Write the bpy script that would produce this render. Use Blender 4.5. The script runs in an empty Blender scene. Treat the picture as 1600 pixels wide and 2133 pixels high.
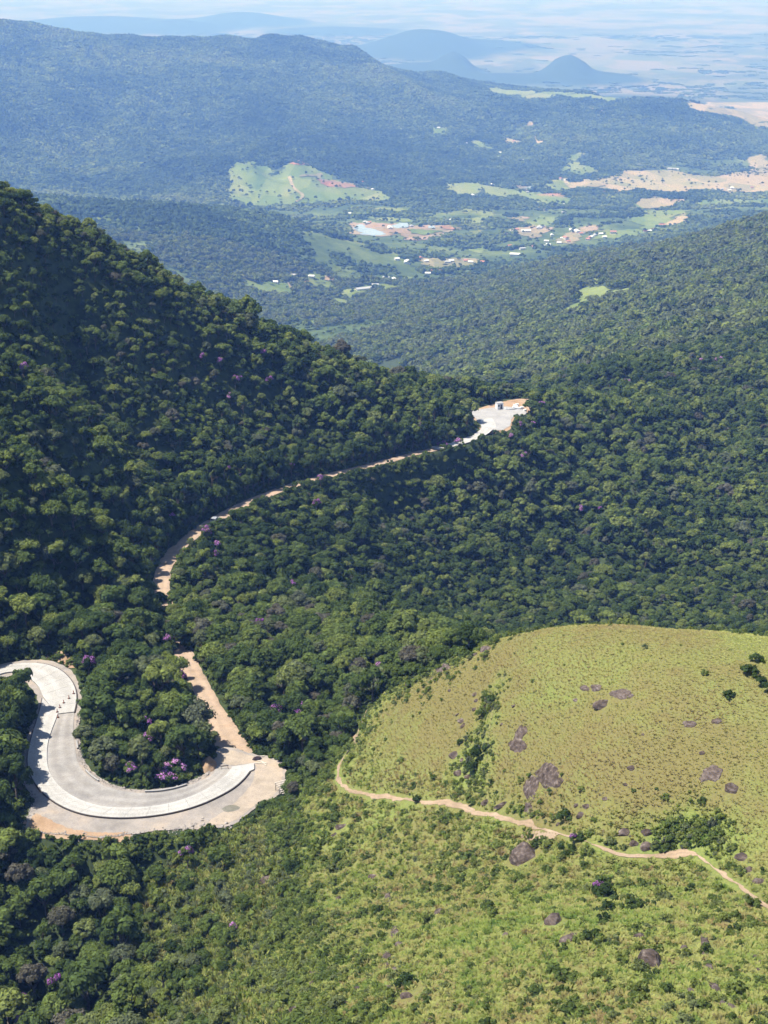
import bpy, math, random
import numpy as np
from mathutils import Vector, Matrix, geometry as mgeo

scene = bpy.context.scene
COL = scene.collection
rng = np.random.default_rng(11)
random.seed(11)

# ------------------------------------------------------------------ camera
ZC = 880.0                      # the drone hovers 880 m above sea level
PITCH = math.radians(21.6)
FPX = 2950.0                    # focal length in photo pixels (1600 x 2133)
cam_d = bpy.data.cameras.new("drone_camera")
cam = bpy.data.objects.new("drone_camera", cam_d)
COL.objects.link(cam)
cam.location = (0, 0, ZC)
cam.rotation_euler = (math.radians(90) - PITCH, 0, 0)
cam_d.sensor_fit = 'VERTICAL'
cam_d.sensor_height = 24.0
cam_d.lens = 24.0 * FPX / 2133.0
cam_d.clip_start = 1.0
cam_d.clip_end = 120000.0
scene.camera = cam

# ------------------------------------------------------------------ light
SUN_EL = math.radians(65)
SUN_DIR = Vector((-1.0, 0.02, 0.0)).normalized() * math.cos(SUN_EL)
SUN_DIR.z = math.sin(SUN_EL)
world = bpy.data.worlds.new("World")
scene.world = world
world.use_nodes = True
wn = world.node_tree.nodes
wn.clear()
wo = wn.new('ShaderNodeOutputWorld')
bg = wn.new('ShaderNodeBackground')
sky = wn.new('ShaderNodeTexSky')
sky.sky_type = 'NISHITA'
sky.sun_disc = False
sky.sun_elevation = SUN_EL
sky.sun_rotation = math.atan2(SUN_DIR.x, SUN_DIR.y)
sky.altitude = 900
sky.air_density = 1.0
sky.dust_density = 1.0
bg.inputs['Strength'].default_value = 0.10
world.node_tree.links.new(sky.outputs[0], bg.inputs['Color'])
world.node_tree.links.new(bg.outputs[0], wo.inputs['Surface'])
sun_d = bpy.data.lights.new("sun", 'SUN')
sun_d.energy = 5.0
sun_d.angle = math.radians(0.5)
sun_d.color = (1.0, 0.95, 0.87)
sun = bpy.data.objects.new("sun", sun_d)
COL.objects.link(sun)
sun.location = (-300, 200, 1500)
sun.rotation_euler = SUN_DIR.to_track_quat('Z', 'Y').to_euler()
vs = scene.view_settings
vs.view_transform = 'Standard'
vs.look = 'None'
vs.gamma = 1.0
vs.use_curve_mapping = False
vs.exposure = 1.1
scene.render.engine = 'CYCLES'
cy = scene.cycles
cy.max_bounces = 3
cy.diffuse_bounces = 2
cy.glossy_bounces = 1
cy.transmission_bounces = 2
cy.transparent_max_bounces = 4
cy.volume_bounces = 0
cy.use_denoising = True
cy.use_adaptive_sampling = True
cy.adaptive_threshold = 0.02
cy.caustics_reflective = False
cy.caustics_refractive = False

# ------------------------------------------------------------------ helpers
def tag(o, label=None, cat=None, group=None, kind=None):
    if label: o["label"] = label
    if cat: o["category"] = cat
    if group: o["group"] = group
    if kind: o["kind"] = kind
    return o

def np_mesh(name, verts, faces, mats=(), smooth=False, mat_idx=None, attrs=None):
    """faces: an (n,k) array or a list of index lists"""
    me = bpy.data.meshes.new(name)
    verts = np.asarray(verts, dtype=np.float32).reshape(-1, 3)
    if isinstance(faces, np.ndarray):
        n, k = faces.shape
        me.vertices.add(len(verts))
        me.vertices.foreach_set("co", verts.ravel())
        me.loops.add(n * k)
        me.loops.foreach_set("vertex_index", faces.astype(np.int32).ravel())
        me.polygons.add(n)
        me.polygons.foreach_set("loop_start", np.arange(0, n * k, k, dtype=np.int32))
        me.update(calc_edges=True)
    else:
        me.from_pydata(verts.tolist(), [], [list(map(int, f)) for f in faces])
        me.update()
    for m in mats:
        me.materials.append(m)
    if mat_idx is not None:
        me.polygons.foreach_set("material_index", np.asarray(mat_idx, dtype=np.int32))
    me.polygons.foreach_set("use_smooth", np.full(len(me.polygons), bool(smooth)))
    for an, (dom, arr) in (attrs or {}).items():
        a = me.attributes.new(an, 'FLOAT', dom)
        a.data.foreach_set("value", np.asarray(arr, dtype=np.float32))
    me.validate()
    return me

def obj(name, me, parent=None, loc=None, link=True):
    o = bpy.data.objects.new(name, me)
    if link: COL.objects.link(o)
    if parent is not None: o.parent = parent
    if loc is not None: o.location = loc
    return o

def empty(name, loc, rz=0.0):
    o = bpy.data.objects.new(name, None)
    COL.objects.link(o)
    o.location = loc
    o.rotation_euler = (0, 0, rz)
    o.empty_display_size = 0.3
    return o

class MB:
    """collects simple solids into one mesh"""
    def __init__(self): self.v = []; self.f = []; self.m = []
    def add(self, v, f, m=0):
        b = len(self.v)
        self.v += [tuple(p) for p in v]
        self.f += [[i + b for i in q] for q in f]
        self.m += [m] * len(f)
    def box(self, c, s, m=0, rz=0.0, ax=None):
        x, y, z = s[0] / 2, s[1] / 2, s[2] / 2
        pts = [(-x,-y,-z),(x,-y,-z),(x,y,-z),(-x,y,-z),(-x,-y,z),(x,-y,z),(x,y,z),(-x,y,z)]
        M = ax if ax is not None else Matrix.Rotation(rz, 3, 'Z')
        self.add([tuple(M @ Vector(p) + Vector(c)) for p in pts],
                 [(0,3,2,1),(4,5,6,7),(0,1,5,4),(1,2,6,5),(2,3,7,6),(3,0,4,7)], m)
    def tube(self, p0, p1, r0, r1, n=6, m=0):
        p0, p1 = Vector(p0), Vector(p1)
        d = (p1 - p0).normalized()
        a = d.cross(Vector((0,0,1)) if abs(d.z) < .9 else Vector((1,0,0))).normalized()
        b = d.cross(a)
        vs_ = []
        for p, r in ((p0, r0), (p1, r1)):
            for k in range(n):
                t = 2 * math.pi * k / n
                vs_.append(tuple(p + a * (r * math.cos(t)) + b * (r * math.sin(t))))
        fs = [(k, (k + 1) % n, n + (k + 1) % n, n + k) for k in range(n)]
        fs.append(tuple(range(n - 1, -1, -1))); fs.append(tuple(range(n, 2 * n)))
        self.add(vs_, fs, m)
    def mesh(self, name, mats, smooth=False):
        return np_mesh(name, self.v, self.f, mats, smooth, self.m)

# value noise / fbm on the plane
_perm = np.random.default_rng(5).random((256, 256))
def vnoise(x, y):
    xi = np.floor(x).astype(int); yi = np.floor(y).astype(int)
    fx = x - xi; fy = y - yi
    fx = fx * fx * (3 - 2 * fx); fy = fy * fy * (3 - 2 * fy)
    a = _perm[xi & 255, yi & 255]; b = _perm[(xi + 1) & 255, yi & 255]
    c = _perm[xi & 255, (yi + 1) & 255]; d = _perm[(xi + 1) & 255, (yi + 1) & 255]
    return (a * (1 - fx) + b * fx) * (1 - fy) + (c * (1 - fx) + d * fx) * fy
def fbm(x, y, s, octv=4, gain=0.5):
    x = np.asarray(x, float) / s; y = np.asarray(y, float) / s
    r = 0.0; a = 1.0; t = 0.0
    for k in range(octv):
        r = r + a * (vnoise(x + 17.3 * k, y - 9.1 * k) - 0.5); t += a
        a *= gain; x = x * 2.03; y = y * 2.03
    return r / t * 2
def sstep(a, b, x):
    t = np.clip((x - a) / (b - a), 0, 1)
    return t * t * (3 - 2 * t)

# photo pixel -> direction from the camera
SP, CP = math.sin(PITCH), math.cos(PITCH)
def pdir(px, py):
    px = np.asarray(px, float); py = np.asarray(py, float)
    r = (px - 800.0); u = (1066.5 - py)
    return np.stack([r, FPX * CP + u * SP, -FPX * SP + u * CP], -1) / FPX
def project(x, y, z):
    """world -> photo pixel, depth (used to pick what shows largest)"""
    zz = z - ZC
    d = y * CP - zz * SP
    up = y * SP + zz * CP
    return 800 + FPX * x / d, 1066.5 - FPX * up / d, d
# ------------------------------------------------------------------ terrain
# control heights (relative to the drone) at surveyed spots of the valley
CT = []
def Y(px, py, y):
    d = pdir(px, py); t = y / d[1]
    CT.append((d[0] * t, y, d[2] * t))
def Z(px, py, z):
    d = pdir(px, py); t = z / d[2]
    CT.append((d[0] * t, d[1] * t, z))
def W(x, y, z): CT.append((x, y, z))

# bed of the hairpin: one gently tilted plane
HX, HY, HZ, HGX, HGY = -48.3, 216.0, -143.0, -0.05, 0.015
def hair(px, py, off=0.0):
    d = pdir(px, py)
    t = (HZ + off - HGX * HX - HGY * HY) / (d[..., 2] - HGX * d[..., 0] - HGY * d[..., 1])
    return d * t[..., None]
def hplane(x, y): return HZ + HGX * (x - HX) + HGY * (y - HY)

# grassy hill
for a in [(1300,2100,-88),(800,2100,-98),(560,2100,-118),(300,2100,-140),(1600,2100,-85),(1050,2110,-92),
          (1600,1900,-98),(1500,1810,-104),(1400,1775,-106),(1250,1780,-107),(1130,1735,-111),(1000,1690,-117),
          (900,1680,-121),(800,1665,-127),(720,1640,-132),(700,1600,-134),(740,1540,-133),(760,1480,-132),(830,1415,-129),
          (1200,1600,-104.5),(1250,1450,-101),(1100,1450,-106),(1250,1306,-100.5),(1400,1308,-98.5),(1100,1325,-105),(1000,1345,-112),(930,1375,-118),
          (1500,1320,-97),(950,1500,-116),(850,1580,-123),(1600,1340,-96),(1600,1500,-95),(1600,1700,-100),(1500,1720,-102),
          (1300,1680,-104.5),(1050,1600,-113),(1300,1900,-97),(1000,1900,-107),(800,1900,-118),(650,1900,-130),(560,1800,-139),
          (450,1900,-143),(300,1950,-147),(1800,1700,-95),(1900,1900,-92),(1900,1400,-92),(1900,2100,-82)]:
    Z(*a)
for a in [(22,232,-122),(40,228,-119),(58,215,-113),(75,215,-112),(30,260,-152),(60,250,-145),(90,240,-135),(-8,262,-147),
          (0,60,-78),(60,60,-72),(-60,60,-112),(-60,120,-145),(-110,150,-140),(-30,90,-105),(130,100,-75),(130,160,-92),(140,220,-125),
          (0,40,-72),(80,40,-66),(-80,40,-110),(140,50,-60)]:
    W(*a)
# hairpin bed and what is round it
for p in [(250,1690),(110,1560),(100,1400),(400,1660),(520,1600),(70,1640),(560,1640),(160,1440),(40,1385),(150,1700),(460,1700)]:
    q = hair(*map(np.float64, p)); W(q[0], q[1], q[2])
for p, o in [((300,1560),.6),((260,1450),1.0),((380,1480),.5),((250,1380),1.5)]:
    q = hair(*map(np.float64, p)); W(q[0], q[1], hplane(q[0], q[1]) + o)
for a in [(250,1765,-147),(100,1790,-147.5),(420,1770,-146),(200,1850,-149),(100,2000,-153),(50,2130,-158),(200,2120,-152),(-150,2050,-150),(-150,1800,-143),
          (0,1480,-138.5),(0,1600,-139),(-90,1550,-134),(-150,1650,-134),(-120,1450,-130),
          (600,1450,-151),(700,1500,-142),(750,1400,-147),(560,1530,-148),(850,1330,-158),(600,1300,-160),(500,1400,-152),(650,1570,-142),
          (250,1340,-142.5),(0,1340,-138),(120,1345,-138.5),(230,1290,-145),(-150,1330,-125)]:
    Z(*a)
# the dirt road down the valley
ROAD_PX = [(500,1582,-144.9),(472,1530,-146.0),(443,1475,-147.5),(405,1410,-150),(372,1340,-152),(333,1240,-154.5),(343,1165,-157),(415,1102,-160),(500,1052,-164),(600,1012,-168.5),
           (700,986,-172.5),(800,962,-177),(870,942,-180.5),(950,926,-184),(1000,908,-186.5),(1020,890,-188)]
for a in ROAD_PX[2:]: Z(*a)
for a in [(500,1200,-164),(600,1150,-172),(700,1060,-177),(700,1200,-181),(850,1050,-189),(900,1200,-198),(1000,1000,-197),(1000,1300,-202),
          (1200,1250,-212),(1200,1050,-208),(1200,900,-201),(1400,1200,-217),(1400,1000,-215),(1400,850,-213),(1600,1250,-217),(1600,1000,-222),
          (1600,850,-227),(1545,745,-240),(1300,795,-222),(1040,865,-190),(1000,870,-190),(1090,850,-190),(1040,840,-189),(900,980,-189),(420,1180,-160),
          (1900,1200,-205),(1900,950,-210),(2300,1100,-170)]:
    Z(*a)
# left ridge: crest, face, spurs, gullies
for a in [(0,412,455),(60,444,465),(130,476,473),(220,516,485),(330,576,497),(450,636,515),(600,714,540),(700,759,557),(800,797,573),(900,825,592),(1000,828,615),(1100,832,632),
          (1200,838,645),(0,430,488),(60,462,492),(130,494,500),(220,534,512),(330,594,524),(450,652,543),(600,728,566),(-150,370,480),
          (0,600,405),(200,650,450),(60,520,440),(150,760,425),(230,860,417),(330,960,414),(400,800,468),(600,880,495),(300,700,462),(450,720,492),(0,790,358),(130,870,367),
          (235,965,378),(0,970,305),(110,1060,308),(230,1130,318),(300,1210,331),(90,975,345),(230,1065,352),(0,1200,285),(150,1250,298),(60,900,348),(0,690,398),
          (-150,345,445),(-300,290,435),(-150,600,385),(-150,900,320),(-150,1150,280),(-400,800,320),(-400,1200,270),(-800,600,300),(-800,330,430)]:
    Y(*a)
for a in [(-150,560,-112),(-100,590,-145),(-60,625,-182),(-20,660,-210),(20,690,-225),(60,720,-240),(100,730,-235),(-120,750,-265),(-220,800,-230),(-200,1000,-400),(-300,1500,-520),
          (0,1000,-350),(-50,850,-300),(-150,1250,-480),(-350,900,-260),(-500,1300,-420)]:
    W(*a)
# right hillside
for a in [(1300,700,1250),(1100,780,1050),(1100,750,1250),(1200,650,1650),(1000,710,1600),(900,780,1450),(850,740,1700),(800,690,2000),(1400,600,1650),
          (1600,650,1150),(1600,550,1550),(1600,455,2100),(1500,492,2250),(1400,512,2400),(1300,525,2600),(1200,540,2750),(1100,562,2800),(1000,600,2500),
          (900,640,2250),(1450,720,1000),(1900,600,1100),(1900,400,1900),(1200,790,820),(1000,790,1050)]:
    Y(*a)
for a in [(620,2600,-500),(500,2800,-560),(400,3000,-620),(800,3000,-560),(1100,2500,-330),(1500,3500,-550)]:
    W(*a)
# valley floor, the dark hump, pastures
for a in [(1100,490,-695),(800,480,-692),(900,520,-670),(800,560,-640),(650,590,-618),(600,640,-596),(500,600,-585),(700,650,-590),(1300,440,-722),(1500,420,-732),
          (1400,380,-748),(1590,370,-752),(1200,395,-738),(1000,395,-722),(1900,400,-750),(1200,460,-708),(900,440,-708),(1000,540,-668),(1600,420,-735),(1900,330,-765)]:
    Z(*a)
for a in [(400,432,3300),(600,458,3350),(720,495,3450),(200,422,3250),(100,412,3200),(300,500,2850),(500,510,2900),(400,540,2700),(620,520,3000),(-200,400,3100),(-600,380,3000),(0,480,2750)]:
    Y(*a)
for a in [(-500,3900,-695),(-900,3900,-680),(-200,3900,-700),(-1500,3800,-600)]:
    W(*a)
for a in [(640,425,-716),(780,410,-718),(500,425,-712)]: Z(*a)
for a in [(640,345,4850),(500,345,4850),(560,390,4600)]: Y(*a)
# the long mountain across the valley
for a in [(640,79,7000),(400,89,7000),(250,84,7000),(130,72,6850),(0,42,6600),(800,134,6950),(1000,194,6700),(1150,203,6500),(1300,209,6400),(1400,220,6300),(1500,245,6200),(1600,276,6100),
          (640,200,6000),(200,200,5850),(0,200,5500),(200,350,4900),(0,370,4600),(1000,290,5850),(1300,300,5700),(1200,343,5350),(1000,355,5150),(1500,350,5500),(800,300,5500),(400,300,5300),
          (-200,0,6400),(-600,-20,6200),(-200,250,5200),(-600,200,5200),(1800,310,5900),(900,200,6350),(420,200,5950),(1600,350,5500),(520,110,6700),(60,110,6200),(500,330,4960),(650,330,5000)]:
    Y(*a)
for xx in (-6000,-4000,-2500,-1500,-500,500,1500): W(xx * .8, 8600, -800); W(xx, 9800, -868)
for xx in (2200, 3000, 4500): W(xx, 7200, -855); W(xx, 8600, -868); W(xx * 1.1, 9800, -870)
for yy in (13000, 18000, 26000, 40000, 70000):
    for u in (-.8, -.5, -.3, -.1, .1, .3, .5, .8): W(u * yy, yy, -870)
for yy, z in ((400,-150),(700,-190),(1100,-230),(1700,-280),(2600,-420),(3600,-650),(5000,-745),(6000,-800)):
    W(.75 * yy, yy, z)
for yy, z in ((400,-40),(700,-160),(1100,-300),(1700,-420),(2600,-480),(3600,-520),(5000,-480),(6500,-300)):
    W(-.75 * yy, yy, z)

CT = np.array(CT)
cu = np.stack([CT[:, 0] / CT[:, 1], np.log(CT[:, 1])], -1)
def _phi(a, b):
    r = np.sqrt(((a[:, None, :] - b[None, :, :]) ** 2).sum(-1)) + 1e-9
    return r * r * np.log(r)
n = len(CT)
val = CT[:, 2]
lam = 2e-5
A = np.zeros((n + 3, n + 3))
A[:n, :n] = _phi(cu, cu) + lam * np.eye(n)
A[:n, n] = 1; A[:n, n + 1:] = cu; A[n, :n] = 1; A[n + 1:, :n] = cu.T
sol = np.linalg.solve(A, np.concatenate([val, np.zeros(3)]))
def tps(u, v):
    out = np.empty(u.size); uv = np.stack([u.ravel(), v.ravel()], -1)
    c2 = (cu ** 2).sum(1)
    for i in range(0, len(uv), 40000):
        p = uv[i:i + 40000]
        r2 = np.maximum((p ** 2).sum(1)[:, None] + c2[None] - 2 * p @ cu.T, 1e-14)
        out[i:i + 40000] = (0.5 * r2 * np.log(r2)) @ sol[:n] + sol[n] + p @ sol[n + 1:]
    return out.reshape(u.shape)

def frange(a, b, s): return np.arange(a, b, s)
VV = np.concatenate([frange(math.log(45), math.log(120), .012), frange(math.log(120), math.log(700), .0034),
                     frange(math.log(700), math.log(9000), .0085), frange(math.log(9000), math.log(70000), .02)])
UU = np.concatenate([frange(-.8, -.36, .016), frange(-.36, .36, .0036), frange(.36, .81, .016)])
GU, GV = np.meshgrid(UU, VV)
GY = np.exp(GV); GX = GU * GY
# spline on a coarser grid, then bicubic-ish refinement through linear interpolation of a fine enough one
VC = np.linspace(VV[0], VV[-1], 620); UC = np.linspace(-.8, .81, 300)
CU_, CV_ = np.meshgrid(UC, VC)
TC = tps(CU_, CV_)
def bil(u, v, U, V, T):
    i = np.clip(np.searchsorted(V, v) - 1, 0, len(V) - 2); j = np.clip(np.searchsorted(U, u) - 1, 0, len(U) - 2)
    fv = np.clip((v - V[i]) / (V[i + 1] - V[i]), 0, 1); fu = np.clip((u - U[j]) / (U[j + 1] - U[j]), 0, 1)
    return (T[i, j] * (1 - fu) + T[i, j + 1] * fu) * (1 - fv) + (T[i + 1, j] * (1 - fu) + T[i + 1, j + 1] * fu) * fv
HZR = bil(GU, GV, UC, VC, TC)
HZR = np.maximum(HZR, -872)
# relief: small lumps near, ravines on the far slopes, none on the plain
slope_amt = sstep(-868, -760, HZR)
near = fbm(GX, GY, 14, 4) * .55 * sstep(60, 160, GY) * (1 - sstep(500, 900, GY))
mid = fbm(GX, GY, 70, 4) * 5.0 * sstep(280, 600, GY) * (1 - sstep(4000, 7000, GY))
rid = (1 - np.abs(fbm(GX * 1.25 + GY * .35, GY * .6, 520, 4))) - .72
far_ = rid * 85 * sstep(2600, 5200, GY) * slope_amt * sstep(-752, -690, HZR)
HZR = HZR + near + mid * slope_amt * sstep(-760, -640, HZR) + far_
# hills standing in the coastal plain
def hump(px, py_base, y_d, h, wx, wy, rough=.18):
    global HZR
    d = pdir(px, py_base); cx = d[0] / d[1] * y_d
    e = ((GX - cx) / wx) ** 2 + ((GY - y_d) / wy) ** 2
    n_ = 1 + rough * fbm(GX, GY, wx * .9, 4)
    HZR = HZR + h * np.exp(-np.maximum(e * n_, 0) ** 1.15 * 1.15) * (.6 + .4 * n_)
d_ = lambda py: 870.0 / math.tan(PITCH - math.atan((1066.5 - py) / FPX))
hump(900, 112, d_(108), 185, 400, 900); hump(1015, 100, d_(98), 60, 420, 700); hump(800, 112, d_(110), 80, 380, 700)
hump(1180, 172, d_(166), 155, 175, 420, .5); hump(1105, 176, d_(170), 45, 220, 400); hump(1265, 172, d_(168), 55, 240, 500)
hump(950, 158, d_(152), 120, 150, 500, .3); hump(870, 152, d_(150), 70, 330, 500); hump(1020, 174, d_(168), 45, 200, 400)
hump(510, 50, d_(48), 130, 650, 1100); hump(380, 66, d_(64), 95, 500, 800); hump(700, 70, d_(68), 60, 700, 900); hump(200, 60, d_(55), 120, 1100, 1400)
# ------------------------------------------------------------------ road geometry (plan shapes in metres)
def z5(pts): return np.array([(x / 2.4615, 1300 + y / 2.4615) for x, y in pts])
def on_bed(pts): return hair(pts[:, 0], pts[:, 1])[:, :2]
def resample(P, n):
    P = np.asarray(P, float)
    s = np.concatenate([[0], np.cumsum(np.linalg.norm(np.diff(P, axis=0), axis=1))])
    t = np.linspace(0, s[-1], n)
    return np.stack([np.interp(t, s, P[:, k]) for k in range(P.shape[1])], -1)
def smooth_line(P, n, it=2):
    P = np.asarray(P, float)
    for _ in range(it):                       # Chaikin
        Q = np.empty((2 * len(P) - 2, P.shape[1]))
        Q[0::2] = P[:-1] * .75 + P[1:] * .25; Q[1::2] = P[:-1] * .25 + P[1:] * .75
        P = np.concatenate([P[:1], Q, P[-1:]])
    return resample(P, n)

UP_OUT = on_bed(z5([(-90,262),(0,217),(120,200),(230,203),(310,233),(365,285),(390,340),(393,395),(380,452)]))
UP_IN = on_bed(z5([(-90,300),(0,255),(70,243),(120,252),(150,278),(185,305),(207,335),(220,378),(296,462)]))
LANE_OUT = on_bed(z5([(219,380),(212,415),(195,480),(168,560),(146,650),(140,715),(155,770),(190,832),(240,885),(320,938),(420,975),(530,991),(650,995),(780,985),(900,965),(1020,930),(1120,885),(1200,840),(1250,795),(1280,756)]))
LANE_IN = on_bed(z5([(296,462),(283,500),(265,545),(246,600),(239,680),(246,740),(270,795),(320,850),(400,900),(500,935),(620,945),(760,940),(880,920),(1000,880),(1100,825),(1160,775),(1188,742)]))
GRAV_IN = on_bed(z5([(380,452),(374,550),(384,640),(400,718),(440,770),(510,820),(620,855),(740,868),(850,860),(950,835),(1050,795),(1100,765),(1112,722)]))
APRON = on_bed(z5([(1188,742),(1280,756),(1304,746),(1304,714),(1188,734)]))
BED = on_bed(z5([(-90,240),(0,200),(120,182),(240,178),(330,205),(390,260),(412,330),(420,400),(408,500),(405,600),(420,690),(470,752),(560,815),(660,842),(780,848),(900,830),(1010,790),(1075,750),(1100,690),
                 (1110,640),(1180,620),(1300,665),(1390,672),(1445,700),(1470,750),(1445,860),(1385,905),(1310,935),(1250,990),(1180,1035),(1090,1040),(1000,1048),(900,1046),(700,1068),(600,1085),(480,1090),(330,1075),(230,1070),(130,1062),(135,1010),(160,930),(180,900),
                 (135,840),(112,770),(112,690),(130,620),(160,520),(190,440),(196,400),(180,345),(140,300),(90,262),(0,275),(-90,330)]))
DIRT = []
for a in ROAD_PX:
    d = pdir(a[0], a[1]); t = a[2] / d[2]; DIRT.append((d[0] * t, d[1] * t, a[2]))
DIRT = smooth_line(DIRT, 240)
PAD_PX = [(978,856),(1030,848),(1060,846),(1100,856),(1092,866),(1066,866),(1062,894),(1005,900),(996,878)]
def flat(P, z):
    P = np.array(P, float); d = pdir(P[:, 0], P[:, 1]); return (d * (z / d[:, 2])[:, None])[:, :2]
PADZ = -189.0
PAD = flat(PAD_PX, PADZ)
PAD_BED = flat([(975,857),(1000,849),(1040,837),(1078,830),(1105,829),(1111,850),(1097,861),(1069,868),(1064,897),(1040,902),(1004,903),(994,880)], PADZ)
PAD2 = flat([(1520,742),(1535,736),(1560,735),(1572,743),(1545,748)], -240)

def seg_dist(x, y, P, extra=None):
    """distance to a polyline, with a value carried along it"""
    best = np.full(x.shape, 1e9); ex = np.zeros(x.shape)
    for a, b in zip(P[:-1], P[1:]):
        dx, dy = b[0] - a[0], b[1] - a[1]; L = dx * dx + dy * dy + 1e-12
        t = np.clip(((x - a[0]) * dx + (y - a[1]) * dy) / L, 0, 1)
        dd = np.hypot(x - a[0] - t * dx, y - a[1] - t * dy)
        m = dd < best
        best = np.where(m, dd, best)
        if len(a) > 2: ex = np.where(m, a[2] + t * (b[2] - a[2]), ex)
    return best, ex
def inside(x, y, P):
    c = np.zeros(x.shape, bool); P = np.asarray(P)
    for (x1, y1), (x2, y2) in zip(P[:, :2], np.roll(P[:, :2], -1, axis=0)):
        m = ((y1 > y) != (y2 > y)) & (x < (x2 - x1) * (y - y1) / (y2 - y1 + 1e-12) + x1)
        c ^= m
    return c
def poly_sd(x, y, P):
    P = np.asarray(P)[:, :2]
    d, _ = seg_dist(x, y, np.concatenate([P, P[:1]]))
    return np.where(inside(x, y, P), -d, d)
def near_mask(P, pad):
    P = np.asarray(P)
    return (GX > P[:, 0].min() - pad) & (GX < P[:, 0].max() + pad) & (GY > P[:, 1].min() - pad) & (GY < P[:, 1].max() + pad)

# gullies in the left ridge
def groove(px, depth, width):
    global HZR
    P = np.array([ (pdir(a, b) * (y / pdir(a, b)[1]))[:2] for a, b, y in px ])
    m = near_mask(P, width * 3); d, _ = seg_dist(GX[m], GY[m], P)
    HZR[m] = HZR[m] - depth * np.exp(-(d / width) ** 2)
groove([(150,640,446),(160,720,432),(190,820,424),(260,910,420),(330,985,414)], 11, 10)
groove([(40,930,352),(110,990,348),(220,1060,350),(290,1140,343)], 7, 9)
groove([(430,760,480),(470,850,470),(520,930,462)], 5, 9)
groove([(820,1060,480),(900,1150,455),(960,1230,430)], 7, 13); groove([(1230,950,585),(1190,1080,520),(1130,1200,462)], 8, 14); groove([(1500,900,680),(1430,1030,570),(1370,1180,485)], 8, 14)
# carve the roads and pads into the ground
m = near_mask(BED, 14)
sd = poly_sd(GX[m], GY[m], BED); hp = hplane(GX[m], GY[m]) - .35
HZR[m] = hp + (HZR[m] - hp) * sstep(.3, 7.0, sd)
m = near_mask(DIRT, 14)
dd, rz = seg_dist(GX[m], GY[m], DIRT)
keep = poly_sd(GX[m], GY[m], BED) > .5
w_ = sstep(3.4, 8.0, dd)
HZR[m] = np.where(keep, (rz - .3) + (HZR[m] - (rz - .3)) * w_, HZR[m])
for P, z in ((PAD_BED, PADZ), (PAD2, -240.0)):
    m = near_mask(P, 16)
    sd = poly_sd(GX[m], GY[m], P)
    HZR[m] = (z - .3) + (HZR[m] - (z - .3)) * sstep(.5, 9.0, sd)

def Hrel(x, y):
    x = np.asarray(x, float); y = np.maximum(np.asarray(y, float), 46)
    return bil(x / y, np.log(y), UU, VV, HZR)
def H(x, y): return Hrel(x, y) + ZC

# follow sight lines from the drone down to the ground
_YS = np.exp(np.arange(math.log(60), math.log(69000), .0025))
def cast(px, py):
    px = np.atleast_1d(np.asarray(px, float)); py = np.atleast_1d(np.asarray(py, float))
    d = pdir(px, py)
    out = np.full((len(px), 3), np.nan)
    for i in range(0, len(px), 400):
        dd = d[i:i + 400]; t = _YS[None, :] / dd[:, 1:2]
        X = dd[:, :1] * t; Zr = dd[:, 2:3] * t
        df = Zr - Hrel(X, np.broadcast_to(_YS, X.shape))
        hit = df < 0
        k = hit.argmax(1); ok = hit.any(1) & (k > 0)
        r = np.arange(len(dd))
        a, b = df[r, k - 1], df[r, k]
        f = np.clip(a / (a - b + 1e-12), 0, 1)
        y = _YS[np.maximum(k - 1, 0)] * (1 - f) + _YS[k] * f
        x = dd[:, 0] / dd[:, 1] * y
        res = np.stack([x, y, H(x, y)], -1)
        res[~ok] = np.nan
        out[i:i + 400] = res
    return out
def visible(x, y, z, lift=3.0):
    """is the point (lifted) seen over the bare ground?"""
    ok = np.ones(len(x), bool)
    for f in np.linspace(.25, .985, 60):
        ok &= (ZC + (z + lift - ZC) * f) > H(x * f, y * f) + .3
    return ok

# ------------------------------------------------------------------ zones on the ground
_gb = cast(*np.array([(985,1352),(935,1380),(868,1410),(805,1436),(752,1492),(716,1560),(686,1590),(645,1628),(606,1668),(545,1706),(560,1760),(600,1830),(575,1900),(545,1980),(560,2050),(600,2128)], float).T)[:, :2]
_cr = cast(*np.array([(1700,1352),(1600,1342),(1500,1324),(1400,1312),(1300,1312),(1250,1312),(1150,1324),(1060,1342)], float).T)[:, :2]
_cr = _cr * (1 + 14.0 / np.linalg.norm(_cr, axis=1))[:, None]
GRASS = np.concatenate([_gb, [(-8, 95), (-5, 46), (70, 40), (130, 90), (140, 190)], _cr])
SCRUB = np.concatenate([cast(*np.array([(545,1712),(420,1755),(330,1800),(280,1900),(260,2000),(280,2125)], float).T)[:, :2], [(-25, 120), (-8, 95)], _gb[::-1][0:7]])
DOME = np.concatenate([cast(*np.array([(740,1530),(760,1600),(850,1640),(1000,1640),(1100,1670),(1200,1740),(1330,1720),(1440,1690),(1520,1760),(1620,1860)], float).T)[:, :2], [(140, 150), (140, 200)], _cr, _gb[:5]])

GULLY = cast(*np.array([(1040,1405),(1052,1420),(1035,1470),(1022,1530),(1015,1600),(1008,1640),(960,1640),(940,1600),(965,1540),(1000,1500),(1015,1440)], float).T)[:, :2]
HOLLOW = cast(*np.array([(1345,1770),(1385,1725),(1440,1695),(1500,1715),(1525,1765),(1480,1775),(1400,1772)], float).T)[:, :2]
LOWG = cast(*np.array([(1050,1690),(1110,1695),(1200,1735),(1290,1770),(1240,1765),(1150,1730),(1060,1702)], float).T)[:, :2]
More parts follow.
